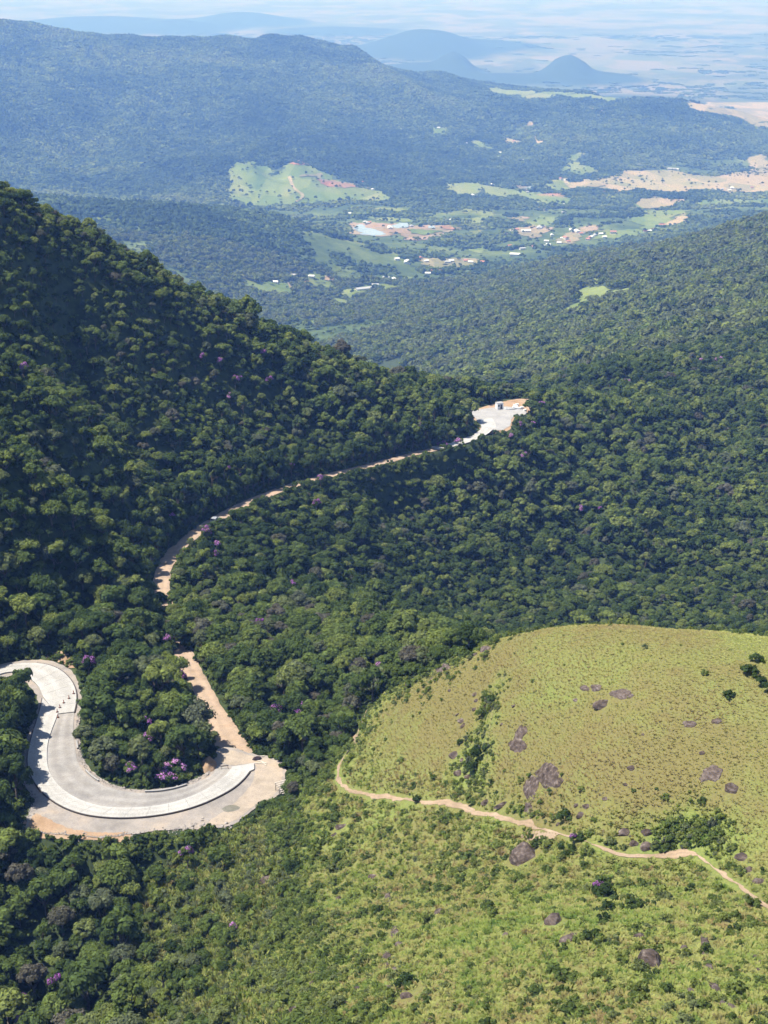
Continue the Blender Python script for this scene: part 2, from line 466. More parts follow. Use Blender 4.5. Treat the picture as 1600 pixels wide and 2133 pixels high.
# ------------------------------------------------------------------ materials
def mat(name):
    m = bpy.data.materials.new(name); m.use_nodes = True
    nt = m.node_tree; nt.nodes.clear()
    out = nt.nodes.new('ShaderNodeOutputMaterial')
    return m, nt, out
def N(nt, typ, **kw):
    n = nt.nodes.new(typ)
    for k, v in kw.items():
        if k in n.inputs: n.inputs[k].default_value = v
        else: setattr(n, k, v)
    return n
def ramp(nt, fac, stops, interp='LINEAR'):
    r = nt.nodes.new('ShaderNodeValToRGB'); cr = r.color_ramp; cr.interpolation = interp
    while len(cr.elements) < len(stops): cr.elements.new(.5)
    for e, (p, c) in zip(cr.elements, stops):
        e.position = p; e.color = (*c, 1)
    nt.links.new(fac, r.inputs[0]); return r.outputs[0]
def noise(nt, vec, scale, detail=4, rough=.55, dist=0.0):
    n = nt.nodes.new('ShaderNodeTexNoise')
    n.inputs['Scale'].default_value = scale; n.inputs['Detail'].default_value = detail
    n.inputs['Roughness'].default_value = rough; n.inputs['Distortion'].default_value = dist
    nt.links.new(vec, n.inputs['Vector']); return n.outputs[0]
def pos(nt, sc=(1, 1, 1)):
    g = nt.nodes.new('ShaderNodeNewGeometry')
    mp = nt.nodes.new('ShaderNodeMapping'); mp.inputs['Scale'].default_value = sc
    nt.links.new(g.outputs['Position'], mp.inputs[0]); return mp.outputs[0]
def mixc(nt, f, a, b, mode='MIX'):
    n = nt.nodes.new('ShaderNodeMix'); n.data_type = 'RGBA'; n.blend_type = mode
    for s, v in ((0, f), (6, a), (7, b)):
        if isinstance(v, (int, float)): n.inputs[s].default_value = v
        elif isinstance(v, tuple): n.inputs[s].default_value = (*v, 1)
        else: nt.links.new(v, n.inputs[s])
    return n.outputs[2]
def mth(nt, op, a, b=0.0, c=None):
    n = nt.nodes.new('ShaderNodeMath'); n.operation = op
    for i, v in enumerate((a, b) if c is None else (a, b, c)):
        if isinstance(v, (int, float)): n.inputs[i].default_value = v
        else: nt.links.new(v, n.inputs[i])
    return n.outputs[0]
def finish(nt, out, colr, rough=.9, bump=None, bstr=.4, bdist=.1, spec=.15):
    b = nt.nodes.new('ShaderNodeBsdfPrincipled')
    b.inputs['Roughness'].default_value = rough
    b.inputs['Specular IOR Level'].default_value = spec
    if isinstance(colr, tuple): b.inputs['Base Color'].default_value = (*colr, 1)
    else: nt.links.new(colr, b.inputs['Base Color'])
    if bump is not None:
        bp = nt.nodes.new('ShaderNodeBump'); bp.inputs['Strength'].default_value = bstr; bp.inputs['Distance'].default_value = bdist
        nt.links.new(bump, bp.inputs['Height']); nt.links.new(bp.outputs[0], b.inputs['Normal'])
    nt.links.new(b.outputs[0], out.inputs['Surface'])
def simple(name, stops, scale, detail=5, rough=.9, bstr=.5, bdist=.1, sc=(1, 1, 1), spec=.15):
    m, nt, out = mat(name)
    p = pos(nt, sc); f = noise(nt, p, scale, detail, .6)
    finish(nt, out, ramp(nt, f, stops), rough, f, bstr, bdist, spec); return m

def leaf_mat(name, stops, transl=.22):
    """foliage: colour by tree (tint), varied leaf by leaf (shade)"""
    m, nt, out = mat(name)
    a = N(nt, 'ShaderNodeAttribute', attribute_type='INSTANCER', attribute_name='tint')
    s = N(nt, 'ShaderNodeAttribute', attribute_type='GEOMETRY', attribute_name='shade')
    c = ramp(nt, a.outputs['Fac'], stops)
    hv = nt.nodes.new('ShaderNodeHueSaturation')
    nt.links.new(c, hv.inputs['Color']); nt.links.new(s.outputs['Fac'], hv.inputs['Value'])
    d = nt.nodes.new('ShaderNodeBsdfDiffuse'); t = nt.nodes.new('ShaderNodeBsdfTranslucent')
    mx = nt.nodes.new('ShaderNodeMixShader'); mx.inputs[0].default_value = transl
    nt.links.new(hv.outputs[0], d.inputs['Color']); nt.links.new(hv.outputs[0], t.inputs['Color'])
    nt.links.new(d.outputs[0], mx.inputs[1]); nt.links.new(t.outputs[0], mx.inputs[2])
    nt.links.new(mx.outputs[0], out.inputs['Surface']); return m

TREE_STOPS = [(0.0, (.031, .051, .018)), (.3, (.060, .089, .027)), (.55, (.105, .141, .038)), (.75, (.158, .188, .050)), (.88, (.095, .112, .066)), (1.0, (.10, .094, .070))]
M_LEAF = leaf_mat("leaves", TREE_STOPS, .4)
M_BLOOM = leaf_mat("blossoms", [(0, (.24, .075, .28)), (.5, (.36, .14, .40)), (1, (.44, .22, .43))], .2)
M_GRASS = leaf_mat("grass_blades", [(0, (.075, .13, .030)), (.25, (.175, .225, .052)), (.5, (.275, .285, .092)), (.75, (.24, .20, .082)), (1.0, (.23, .165, .082))], .4)
M_BARK = simple("bark", [(.3, (.05, .04, .03)), (.7, (.16, .13, .10))], 3, 4)
M_CORE = simple("twigs", [(.3, (.012, .016, .008)), (.7, (.03, .036, .016))], 1.5, 3)

M_FLOOR = simple("forest_soil", [(.3, (.016, .024, .010)), (.55, (.034, .048, .016)), (.75, (.06, .075, .025))], .35, 6, bdist=.4)
def hill_mat():
    m, nt, out = mat("hill_grass")
    p = pos(nt)
    big = noise(nt, p, .045, 5, .6, .6); med = noise(nt, p, .35, 5, .65); fine = noise(nt, p, 2.6, 5, .7)
    dry = ramp(nt, fine, [(.25, (.090, .080, .031)), (.5, (.128, .112, .042)), (.75, (.165, .144, .057))])
    grn = ramp(nt, fine, [(.25, (.075, .098, .028)), (.55, (.14, .165, .045)), (.8, (.205, .215, .07))])
    a = N(nt, 'ShaderNodeAttribute', attribute_type='GEOMETRY', attribute_name='dry')
    f = mth(nt, 'ADD', mth(nt, 'MULTIPLY', mth(nt, 'SUBTRACT', big, .5), 3.2), mth(nt, 'MULTIPLY', mth(nt, 'SUBTRACT', med, .5), 1.6))
    f = mth(nt, 'ADD', f, a.outputs['Fac'])
    n = nt.nodes.new('ShaderNodeClamp'); nt.links.new(f, n.inputs[0])
    c = mixc(nt, n.outputs[0], grn, dry)
    e = N(nt, 'ShaderNodeAttribute', attribute_type='GEOMETRY', attribute_name='wood')
    c = mixc(nt, e.outputs['Fac'], c, ramp(nt, fine, [(.3, (.016, .024, .010)), (.6, (.04, .055, .018))]))
    finish(nt, out, c, .95, fine, .4, .15, .05); return m
M_HILL = hill_mat()
def valley_mat():
    m, nt, out = mat("valley_ground")
    p = pos(nt)
    a = noise(nt, p, .006, 6, .62); b = noise(nt, p, .05, 5, .65)
    c = ramp(nt, a, [(.34, (.05, .075, .028)), (.5, (.085, .115, .04)), (.62, (.13, .16, .055)), (.72, (.18, .18, .085))])
    c = mixc(nt, .55, c, ramp(nt, b, [(.3, (.25, .28, .22)), (.6, (.8, .85, .7)), (.8, (1, 1, .9))]), 'MULTIPLY')
    finish(nt, out, c, .95, b, .6, 4.0, .05); return m
M_VALLEY = valley_mat()
M_MOUNT = simple("mountain_woods", [(.3, (.018, .03, .014)), (.5, (.034, .052, .02)), (.7, (.06, .078, .028))], .03, 8, bdist=14, bstr=.7)
def plain_mat():
    m, nt, out = mat("farmland")
    p = pos(nt, (.001, .00055, 0))
    w = noise(nt, p, 1.6, 3, .5)
    g = nt.nodes.new('ShaderNodeVectorMath'); g.operation = 'ADD'
    nt.links.new(p, g.inputs[0])
    mw = nt.nodes.new('ShaderNodeVectorMath'); mw.operation = 'SCALE'; mw.inputs[3].default_value = .35
    nt.links.new(w, mw.inputs[0]); nt.links.new(mw.outputs[0], g.inputs[1])
    v = nt.nodes.new('ShaderNodeTexVoronoi'); v.feature = 'F1'; v.inputs['Scale'].default_value = 3.2
    nt.links.new(g.outputs[0], v.inputs['Vector'])
    sep = nt.nodes.new('ShaderNodeSeparateColor'); nt.links.new(v.outputs['Color'], sep.inputs[0])
    c = ramp(nt, sep.outputs[0], [(0, (.14, .135, .085)), (.28, (.165, .148, .10)), (.5, (.125, .132, .072)), (.68, (.09, .11, .052)), (.86, (.155, .142, .10))], 'CONSTANT')
    a = noise(nt, pos(nt, (.0008, .0005, 0)), 1.0, 7, .7, .4)
    wood = ramp(nt, a, [(.49, (0, 0, 0)), (.545, (1, 1, 1))])
    b = noise(nt, pos(nt, (.004, .0024, 0)), 1.0, 5, .7)
    wood2 = ramp(nt, b, [(.60, (0, 0, 0)), (.63, (1, 1, 1))])
    c = mixc(nt, wood, c, (.07, .086, .048)); c = mixc(nt, wood2, c, (.06, .08, .044))
    zc = nt.nodes.new('ShaderNodeSeparateXYZ'); g2 = nt.nodes.new('ShaderNodeNewGeometry')
    nt.links.new(g2.outputs['Position'], zc.inputs[0])
    hz = nt.nodes.new('ShaderNodeMapRange'); hz.inputs[1].default_value = 24; hz.inputs[2].default_value = 42
    nt.links.new(mth(nt, 'ADD', zc.outputs[2], mth(nt, 'MULTIPLY', b, 25.0)), hz.inputs[0])
    c = mixc(nt, hz.outputs[0], c, (.032, .05, .022))
    finish(nt, out, c, .95, None, spec=.05); return m
M_PLAIN = plain_mat()
M_ROCK = simple("weathered_rock", [(.30, (.03, .022, .019)), (.47, (.08, .06, .05)), (.61, (.135, .107, .092)), (.75, (.27, .23, .205))], 1.6, 10, bdist=.35, bstr=1.0, sc=(1, 1, 2.2))
M_ROCKD = simple("dark_boulder_rock", [(.30, (.024, .018, .015)), (.48, (.062, .046, .038)), (.62, (.115, .09, .076)), (.74, (.26, .22, .19))], 1.1, 10, bdist=.4, bstr=1.0, sc=(1, 1, 2.0))
M_STONE = simple("broken_stone", [(.3, (.12, .105, .095)), (.6, (.30, .27, .24)), (.8, (.46, .42, .38))], 2.0, 6, bdist=.1)
def tracks(nt, c, dark, amt):
    """tyre wear along a lane (attribute 'across' runs 0..1 over the lane's width)"""
    a = N(nt, 'ShaderNodeAttribute', attribute_type='GEOMETRY', attribute_name='across')
    w = noise(nt, pos(nt), .35, 4)
    f = mth(nt, 'ADD', a.outputs['Fac'], mth(nt, 'MULTIPLY', mth(nt, 'SUBTRACT', w, .5), .22))
    t = ramp(nt, f, [(.06, (0, 0, 0)), (.22, (1, 1, 1)), (.34, (1, 1, 1)), (.46, (0, 0, 0)), (.56, (.1, .1, .1)), (.66, (.9, .9, .9)), (.78, (.9, .9, .9)), (.93, (0, 0, 0))])
    k = mth(nt, 'MULTIPLY', t, ramp(nt, noise(nt, pos(nt), .12, 4), [(.3, (.3, .3, .3)), (.65, (amt, amt, amt))]))
    return mixc(nt, k, c, mixc(nt, 1.0, c, dark, 'MULTIPLY'))
def concrete_mat(name, base, streak):
    m, nt, out = mat(name)
    p = pos(nt); a = noise(nt, p, .25, 6, .6); b = noise(nt, p, 4, 5, .7)
    c = ramp(nt, a, [(.3, tuple(v * .8 for v in base)), (.6, base), (.8, tuple(min(v * 1.1, .85) for v in base))])
    c = mixc(nt, streak, c, ramp(nt, b, [(.3, (.55, .55, .55)), (.7, (1, 1, 1))]), 'MULTIPLY')
    c = tracks(nt, c, (.86, .85, .83), .9)
    finish(nt, out, c, .85, b, .25, .03, .2); return m
M_CONC = concrete_mat("pale_concrete", (.41, .395, .365), .75)
M_CONC_D = concrete_mat("old_concrete", (.31, .30, .285), .55)
def gravel_mat(name, lo, hi, warm):
    m, nt, out = mat(name)
    p = pos(nt); a = noise(nt, p, .16, 6, .6, .5); b = noise(nt, p, 3.5, 6, .75); cc = noise(nt, p, .7, 5, .6)
    c = ramp(nt, a, [(.32, lo), (.52, hi), (.72, warm)])
    c = mixc(nt, .55, c, ramp(nt, b, [(.25, (.45, .44, .43)), (.6, (1, 1, 1))]), 'MULTIPLY')
    c = mixc(nt, .4, c, ramp(nt, cc, [(.3, (.62, .6, .58)), (.6, (1, 1, 1))]), 'MULTIPLY')
    c = tracks(nt, c, (.74, .72, .70) if not warm[0] > warm[2] * 1.35 else (1.25, 1.22, 1.2), .8)
    finish(nt, out, c, .95, b, .6, .06, .1); return m
M_GRAVEL = gravel_mat("grey_gravel", (.215, .205, .192), (.285, .27, .25), (.33, .305, .27))
M_BED = gravel_mat("road_bed_gravel", (.19, .175, .16), (.27, .24, .21), (.33, .27, .21))
M_DIRT = gravel_mat("dirt_track", (.24, .178, .125), (.31, .235, .17), (.30, .215, .145))
M_SOIL = gravel_mat("orange_soil", (.25, .165, .10), (.32, .22, .14), (.30, .235, .165))
M_SAND = gravel_mat('sandy_ground', (.25, .21, .165), (.33, .275, .215), (.36, .285, .205))
M_TRAIL = gravel_mat("trodden_earth", (.21, .155, .10), (.27, .20, .135), (.30, .235, .165))
def flatm(name, c, rough=.6, spec=.3, metal=0.0):
    m, nt, out = mat(name); p = pos(nt); f = noise(nt, p, 6, 4)
    finish(nt, out, mixc(nt, .3, c, ramp(nt, f, [(.3, tuple(v * .7 for v in c)), (.7, c)])), rough, None, spec=spec); return m

def field_mat(name, lo, hi, third, sc=.006):
    m, nt, out = mat(name); p = pos(nt)
    a = noise(nt, pos(nt, (1, .45, 1)), sc, 5, .6, .5); b = noise(nt, p, .06, 5, .7)
    c = ramp(nt, a, [(.32, lo), (.5, hi), (.68, third)])
    c = mixc(nt, .5, c, ramp(nt, b, [(.3, (.6, .62, .55)), (.6, (1, 1, 1))]), 'MULTIPLY')
    v = nt.nodes.new('ShaderNodeTexVoronoi'); v.inputs['Scale'].default_value = .014
    nt.links.new(pos(nt, (1, .5, 0)), v.inputs['Vector'])
    sp = nt.nodes.new('ShaderNodeSeparateColor'); nt.links.new(v.outputs['Color'], sp.inputs[0])
    c = mixc(nt, .8, c, ramp(nt, sp.outputs[0], [(0, (.62, .70, .55)), (.3, (.95, .92, .85)), (.6, (.78, .82, .66)), (.85, (1.0, .96, .92))], 'CONSTANT'), 'MULTIPLY')
    finish(nt, out, c, .95, None, spec=.05); return m
M_PASTURE = field_mat("pasture", (.085, .125, .04), (.145, .185, .06), (.19, .20, .08))
M_TAN = field_mat("ripe_field", (.25, .20, .125), (.30, .24, .155), (.24, .22, .12))
M_PINK = field_mat("bare_field", (.27, .18, .135), (.26, .21, .15), (.20, .19, .10))
M_RED = field_mat("red_soil", (.27, .12, .075), (.31, .165, .11), (.25, .18, .12), .02)
M_MEADOW = field_mat("light_meadow", (.12, .165, .052), (.165, .195, .068), (.18, .185, .08))
def water_mat():
    m, nt, out = mat("still_water")
    f = noise(nt, pos(nt), .05, 3)
    finish(nt, out, ramp(nt, f, [(.3, (.20, .24, .25)), (.7, (.30, .33, .33))]), .12, None, spec=.6); return m
M_WATER = water_mat()
# ------------------------------------------------------------------ the land, split into its pieces
nr, nc = GX.shape
VERT = np.stack([GX, GY, HZR + ZC], -1).reshape(-1, 3)
qi = (np.arange(nr - 1)[:, None] * nc + np.arange(nc - 1)[None, :])
QUAD = np.stack([qi, qi + 1, qi + 1 + nc, qi + nc], -1).reshape(-1, 4)
fx = GX[:-1, :-1].ravel(); fy = GY[:-1, :-1].ravel(); fz = HZR[:-1, :-1].ravel()
isg = np.zeros(len(fx), bool); nm = fy < 300
isg[nm] = inside(fx[nm], fy[nm], GRASS)
mtn = (fy > 4300) & (fy < 9000) & (fz > -752) & (fx < 2600)
zone = np.where(isg, 0, np.where(fy < 2900, 1, np.where(fy > 7600, 4, 2)))
zone = np.where((zone == 1) & (fy > 1600) & (fx < .11 * fy) & (fz < -480), 2, zone)
zone = np.where((zone == 2) & mtn, 3, zone)
zone = np.where((zone == 4) & (fz > -850) & (fy < 9000), 3, zone)
zone = np.where((zone == 2) & (fz < -800), 4, zone)
dryv = np.zeros(len(VERT)); nv = VERT[:, 1] < 300
sdm = poly_sd(VERT[nv, 0], VERT[nv, 1], DOME)
dryv[nv] = .42 + .30 * sstep(3, -8, sdm)
for G_, w_ in ((GULLY, 3.0), (HOLLOW, 2.5)):
    dryv[nv] -= .75 * sstep(w_, -w_ * .6, poly_sd(VERT[nv, 0], VERT[nv, 1], G_))
woodv = np.ones(len(VERT))
woodv[nv] = sstep(-4.5, .5, poly_sd(VERT[nv, 0], VERT[nv, 1], GRASS) + 3 * fbm(VERT[nv, 0], VERT[nv, 1], 4, 3))
for zi, (nm_, mt_) in enumerate([("grassy_hill", M_HILL), ("forest_hillside", M_FLOOR), ("valley_ground", M_VALLEY), ("mountain", M_MOUNT), ("coastal_plain", M_PLAIN)]):
    q = QUAD[zone == zi]
    used = np.unique(q); remap = np.zeros(len(VERT), int); remap[used] = np.arange(len(used))
    me = np_mesh(nm_, VERT[used], remap[q], [mt_], True, attrs={'dry': ('POINT', dryv[used]), 'wood': ('POINT', woodv[used])})
    tag(obj(nm_, me), kind='structure')

# ------------------------------------------------------------------ haze: one closed box of even blue air
hm, hnt, hout = mat("blue_air")
pv = hnt.nodes.new('ShaderNodeVolumePrincipled')
pv.inputs['Color'].default_value = (.175, .355, .9, 1)
pv.inputs['Absorption Color'].default_value = (.9, .85, .0, 1)
pv.inputs['Density'].default_value = 1.25e-4
pv.inputs['Anisotropy'].default_value = 0.0
hnt.links.new(pv.outputs[0], hout.inputs['Volume'])
hb = MB(); hb.box((0, 35000, ZC / 2 + 5), (116000, 76000, ZC + 30))
tag(obj("haze", hb.mesh("haze", [hm])), kind='stuff')
# ------------------------------------------------------------------ roads
def sheet(name, P, z_of, m, grid=1.2, parent=None, kind='structure', ragged=0.0):
    """a filled plan outline laid on z_of(x, y)"""
    P = np.asarray(P, float)[:, :2]
    tris = mgeo.tessellate_polygon([[Vector((p[0], p[1], 0)) for p in P]])
    v = [(p[0], p[1], float(z_of(p[0], p[1]))) for p in P]
    f = []
    for t in tris:
        a, b, c = (Vector(v[i]) for i in t)
        f.append(t if (b - a).cross(c - a).z > 0 else (t[0], t[2], t[1]))
    o = obj(name, np_mesh(name, v, f, [m]), parent)
    if kind and parent is None: tag(o, kind=kind)
    return o
AC = []
def strip(A, B, z_of, top, thick, n, i0=0, i1=None, gap=0.0, cross=2):
    """solid band between two edge lines, from station i0 to i1 of n"""
    A = resample(A, n); B = resample(B, n)
    if i1 is None: i1 = n - 1
    A = A[i0:i1 + 1].copy(); B = B[i0:i1 + 1].copy()
    if gap:
        for L in (A, B):
            d0 = L[1] - L[0]; L[0] += d0 / np.linalg.norm(d0) * gap
            d1 = L[-2] - L[-1]; L[-1] += d1 / np.linalg.norm(d1) * gap
    k = len(A); v = []; f = []; AC.clear()
    for a, b in zip(A, B):
        for s in range(cross + 1):
            p = a + (b - a) * s / cross
            v.append((p[0], p[1], z_of(p[0], p[1]) + top)); AC.append(s / cross)
    for a, b in zip(A, B):
        for p in (a, b): v.append((p[0], p[1], z_of(p[0], p[1]) + top - thick)); AC.append(0.0)
    c1 = cross + 1; o = k * c1
    for i in range(k - 1):
        for s in range(cross): f.append((i * c1 + s, i * c1 + s + 1, (i + 1) * c1 + s + 1, (i + 1) * c1 + s))
        f.append((i * c1, (i + 1) * c1, o + 2 * i + 2, o + 2 * i))
        f.append((i * c1 + cross, o + 2 * i + 1, o + 2 * i + 3, (i + 1) * c1 + cross))
    f.append(tuple(range(c1)) + (o + 1, o)); e = (k - 1) * c1
    f.append(tuple(range(e + cross, e - 1, -1)) + (o + 2 * k - 2, o + 2 * k - 1))
    return v, f
zb = lambda x, y: hplane(x, y) + ZC
def zb_np(x, y): return hplane(x, y) + ZC
wob = np.random.default_rng(3)
BEDS = smooth_line(np.concatenate([BED, BED[:1]]), 260, 1)[:-1]
BEDS = BEDS + wob.normal(0, .13, BEDS.shape)
tag(sheet("road_bed", BEDS, lambda x, y: zb(x, y) - .16, M_BED), kind='structure')
SANDY = smooth_line(on_bed(z5([(1110,660),(1180,635),(1300,680),(1385,685),(1435,708),(1455,750),(1432,850),(1375,895),(1300,925),(1240,980),(1175,1022),(1090,1025),(1060,1010),(1150,960),(1230,890),(1290,820),(1312,760),(1312,706),(1190,725),(1110,700),(1110,660)])), 120)[:-1]
tag(sheet('turning_place', SANDY + wob.normal(0, .1, SANDY.shape), lambda x, y: zb(x, y) - .125, M_SAND), kind='structure')
STRIPB = smooth_line(on_bed(z5([(140,1058),(150,1010),(180,960),(240,990),(330,1040),(500,1068),(690,1060),(600,1080),(480,1086),(330,1072),(230,1066),(140,1058)])), 120)[:-1]
tag(sheet('bare_soil', STRIPB + wob.normal(0, .12, STRIPB.shape), lambda x, y: zb(x, y) - .125, M_SOIL), kind='structure')
# grey gravel lane on the inside of the bend
v, f = strip(smooth_line(LANE_IN, 90), smooth_line(GRAV_IN, 90), zb, -.05, .3, 90, cross=10)
tag(obj("gravel_lane", np_mesh("gravel_lane", v, f, [M_GRAVEL], attrs={"across": ("POINT", AC)})), kind='structure')
# the finished concrete: slabs one after another, each a piece of its own
lane = empty("concrete_road", (0, 0, 0)); tag(lane, kind='structure')
LO, LI = smooth_line(LANE_OUT, 121), smooth_line(LANE_IN, 121)
for i in range(0, 120, 6):
    v, f = strip(LO, LI, zb, .14, .34, 121, i, i + 6, .02, 8)
    obj("slab", np_mesh("slab", v, f, [M_CONC], attrs={"across": ("POINT", AC)}), lane)
UO, UI = smooth_line(UP_OUT, 61), smooth_line(UP_IN, 61)
for i in range(0, 60, 6):
    v, f = strip(UO, UI, zb, .14, .34, 61, i, i + 6, .02, 10)
    obj("slab", np_mesh("slab", v, f, [M_CONC], attrs={"across": ("POINT", AC)}), lane)
P = APRON
v = [(p[0], p[1], zb(*p) + .14) for p in P] + [(p[0], p[1], zb(*p) - .2) for p in P]
k = len(P); f = [tuple(range(k))] + [(i, i + k, (i + 1) % k + k, (i + 1) % k) for i in range(k)]
obj("slab", np_mesh("slab", v, f, [M_CONC]), lane)
# dark narrow strip along the outer edge and the kerb bits inside
def band(P, w, z_of, top, name, m):
    P = np.asarray(P, float); T = np.gradient(P, axis=0); T /= np.linalg.norm(T, axis=1)[:, None]
    Nn = np.stack([-T[:, 1], T[:, 0]], -1)
    v, f = strip(P + Nn * w / 2, P - Nn * w / 2, z_of, top, .3, len(P), cross=1)
    o = obj(name, np_mesh(name, v, f, [m])); return o
M_DARK = flatm("dark_brown", (.07, .06, .055), .8, .1)
def offs(P, d):
    P = np.asarray(P, float); T = np.gradient(P, axis=0); T /= np.linalg.norm(T, axis=1)[:, None]
    return P + np.stack([-T[:, 1], T[:, 0]], -1) * d
tag(band(offs(LO, -.12), .16, zb, .12, "concrete_edge", M_DARK), kind='structure')
tag(band(offs(UO[20:], .12), .16, zb, .12, "concrete_edge", M_DARK), kind='structure')
GI = smooth_line(GRAV_IN, 60)
for a, b in ((24, 30), (12, 16), (40, 50)):
    tag(band(offs(GI[a:b], .5), .3, zb, .16, "concrete_edge", M_CONC_D), kind='structure')

# dirt road
def ribbon(name, P3, half, m, lift, rag=.35, cross=4, sd=1):
    r = np.random.default_rng(sd); P = P3[:, :2]
    T = np.gradient(P, axis=0); T /= np.linalg.norm(T, axis=1)[:, None]
    Nn = np.stack([-T[:, 1], T[:, 0]], -1)
    half = np.broadcast_to(np.asarray(half, float), (len(P),))
    wl = half + np.convolve(r.normal(0, rag, len(P) + 4), np.ones(5) / 3, 'valid'); wr = half + np.convolve(r.normal(0, rag, len(P) + 4), np.ones(5) / 3, 'valid')
    v = []; f = []; ac = []
    for i in range(len(P)):
        for s in range(cross + 1):
            ac.append(s / cross)
            t = s / cross * 2 - 1
            p = P[i] + Nn[i] * (t * (wl[i] if t > 0 else wr[i]))
            z = (P3[i, 2] if P3.shape[1] > 2 else 0)
            v.append((p[0], p[1], z + lift(p[0], p[1], t)))
    c1 = cross + 1
    for i in range(len(P) - 1):
        for s in range(cross): f.append((i * c1 + s + 1, i * c1 + s, (i + 1) * c1 + s, (i + 1) * c1 + s + 1))
    return np_mesh(name, v, f, [m], True, attrs={'across': ('POINT', ac)})
DW = np.interp(np.linspace(0, 1, len(DIRT)), [0, .08, .25, 1], [3.4, 2.3, 2.4, 1.7])
dr = np.concatenate([DIRT[:, :2], DIRT[:, 2:3] + ZC], 1)
def dlift(x, y, t): return -.1 + .1 * (1 - t * t)
me = ribbon("dirt_road", dr, DW, M_DIRT, dlift, .3, 10)
tag(obj("dirt_road", me), kind='structure')
# the paved end by the lookout pad
far_road = dr[205:] + np.array([0, 0, .15])
tag(obj("paved_road", ribbon("paved_road", far_road, 2.4, M_CONC, lambda x, y, t: .12, .05, 2)), kind='structure')
# turning pad on the spur
tag(sheet("lookout_pad_ground", smooth_line(np.concatenate([PAD_BED, PAD_BED[:1]]), 90, 2)[:-1] + wob.normal(0, .22, (89, 2)), lambda x, y: PADZ + ZC - .12, M_SOIL), kind='structure')
tag(sheet("lookout_pad", smooth_line(np.concatenate([PAD, PAD[:1]]), 70, 1)[:-1] + wob.normal(0, .08, (69, 2)), lambda x, y: PADZ + ZC + .02, M_CONC_D), kind='structure')
PW = flat([(1000,880),(1012,872),(1026,872),(1034,886),(1030,897),(1008,902)], PADZ)
tag(sheet("lookout_pad_apron", PW, lambda x, y: PADZ + ZC + .09, M_CONC), kind='structure')
tag(sheet("roadside_pad", PAD2, lambda x, y: -240 + ZC + .05, M_CONC), kind='structure')
# orange cuttings and mound
SOILS = []
def soil_patch(name, px, m, lift=.06, cell=1.0):
    """a patch of bare ground following the land"""
    P = cast(*np.array(px, float).T)[:, :2]
    P = smooth_line(np.concatenate([P, P[:1]]), 60, 2)[:-1]
    SOILS.append(P)
    x0, y0 = P.min(0); x1, y1 = P.max(0)
    nx = max(3, int((x1 - x0) / cell)); ny = max(3, int((y1 - y0) / cell))
    gx, gy = np.meshgrid(np.linspace(x0, x1, nx), np.linspace(y0, y1, ny))
    ok = inside(gx, gy, P)
    z = H(gx, gy) + lift
    idx = np.arange(nx * ny).reshape(ny, nx)
    q = np.stack([idx[:-1, :-1], idx[:-1, 1:], idx[1:, 1:], idx[1:, :-1]], -1).reshape(-1, 4)
    keep_ = (ok[:-1, :-1].ravel().astype(int) + ok[:-1, 1:].ravel() + ok[1:, 1:].ravel() + ok[1:, :-1].ravel()) >= 2
    q = q[keep_]
    if not len(q): return None
    us = np.unique(q); rm = np.zeros(nx * ny, int); rm[us] = np.arange(len(us))
    o = obj(name, np_mesh(name, np.stack([gx, gy, z], -1).reshape(-1, 3)[us], rm[q], [m], True))
    return tag(o, kind='structure')
soil_patch("bare_soil", [(50,1712),(110,1700),(170,1722),(250,1735),(300,1740),(240,1755),(150,1748),(60,1742)], M_SOIL, .1, .6)
soil_patch("bare_soil", [(90,1370),(112,1358),(140,1362),(158,1385),(152,1400),(128,1376)], M_SOIL, .12, .6)
# walking trail over the grassy hill
TR_PX = [(1660,1930),(1600,1895),(1545,1855),(1500,1815),(1465,1785),(1430,1776),(1390,1777),(1345,1783),(1295,1783),(1255,1772),(1215,1752),(1165,1738),(1115,1726),(1060,1708),(1005,1688),(950,1680),(885,1674),(850,1666),(806,1664),(765,1658),(728,1648),(708,1628),(702,1606),(715,1580),(738,1545),(752,1505),(765,1475),(800,1440)]
T2 = cast(*np.array(TR_PX, float).T)
T2 = smooth_line(T2, 260); T2[:, :2] += np.stack([fbm(T2[:, 0], T2[:, 1], 5, 3), fbm(T2[:, 0] + 50, T2[:, 1], 5, 3)], -1) * .5
hw = np.interp(np.linspace(0, 1, 260), [0, .25, .3, .5, .6, .85, 1], [.40, .36, .22, .29, .27, .22, .08]) * (1 + .55 * fbm(T2[:, 0], T2[:, 1], 7, 3))
def tlift(x, y, t): return float(H(x, y)) + .07
T2[:, 2] = 0
tag(obj("hiking_trail", ribbon("hiking_trail", T2, hw, M_TRAIL, tlift, .2, 4, 5)), kind='structure')
TRAIL = T2[:, :2]
T3 = smooth_line(cast(*np.array([(738,1545),(700,1575),(672,1595),(655,1612),(652,1628)], float).T), 50); T3[:, 2] = 0
tag(obj("hiking_trail", ribbon("hiking_trail", T3, .34, M_TRAIL, tlift, .12, 3, 6)), kind='structure')
M_PATHG = simple('worn_grass', [(.3, (.08, .09, .03)), (.6, (.17, .16, .06))], 2.0, 5)
T4 = smooth_line(cast(*np.array([(1018,1690),(1016,1640),(1012,1590),(1022,1500),(1035,1440),(1048,1410),(1110,1370),(1190,1335),(1260,1322)], float).T), 90); T4[:, 2] = 0
tag(obj("hiking_trail", ribbon("hiking_trail", T4, .14, M_PATHG, tlift, .08, 2, 7)), kind='structure')
soil_patch("bare_soil", [(1085,1738),(1100,1730),(1130,1735),(1170,1738),(1150,1750),(1100,1752)], M_TRAIL, .1, .3)
soil_patch("bare_soil", [(732,1550),(735,1530),(748,1532),(744,1552)], M_TRAIL, .1, .3)
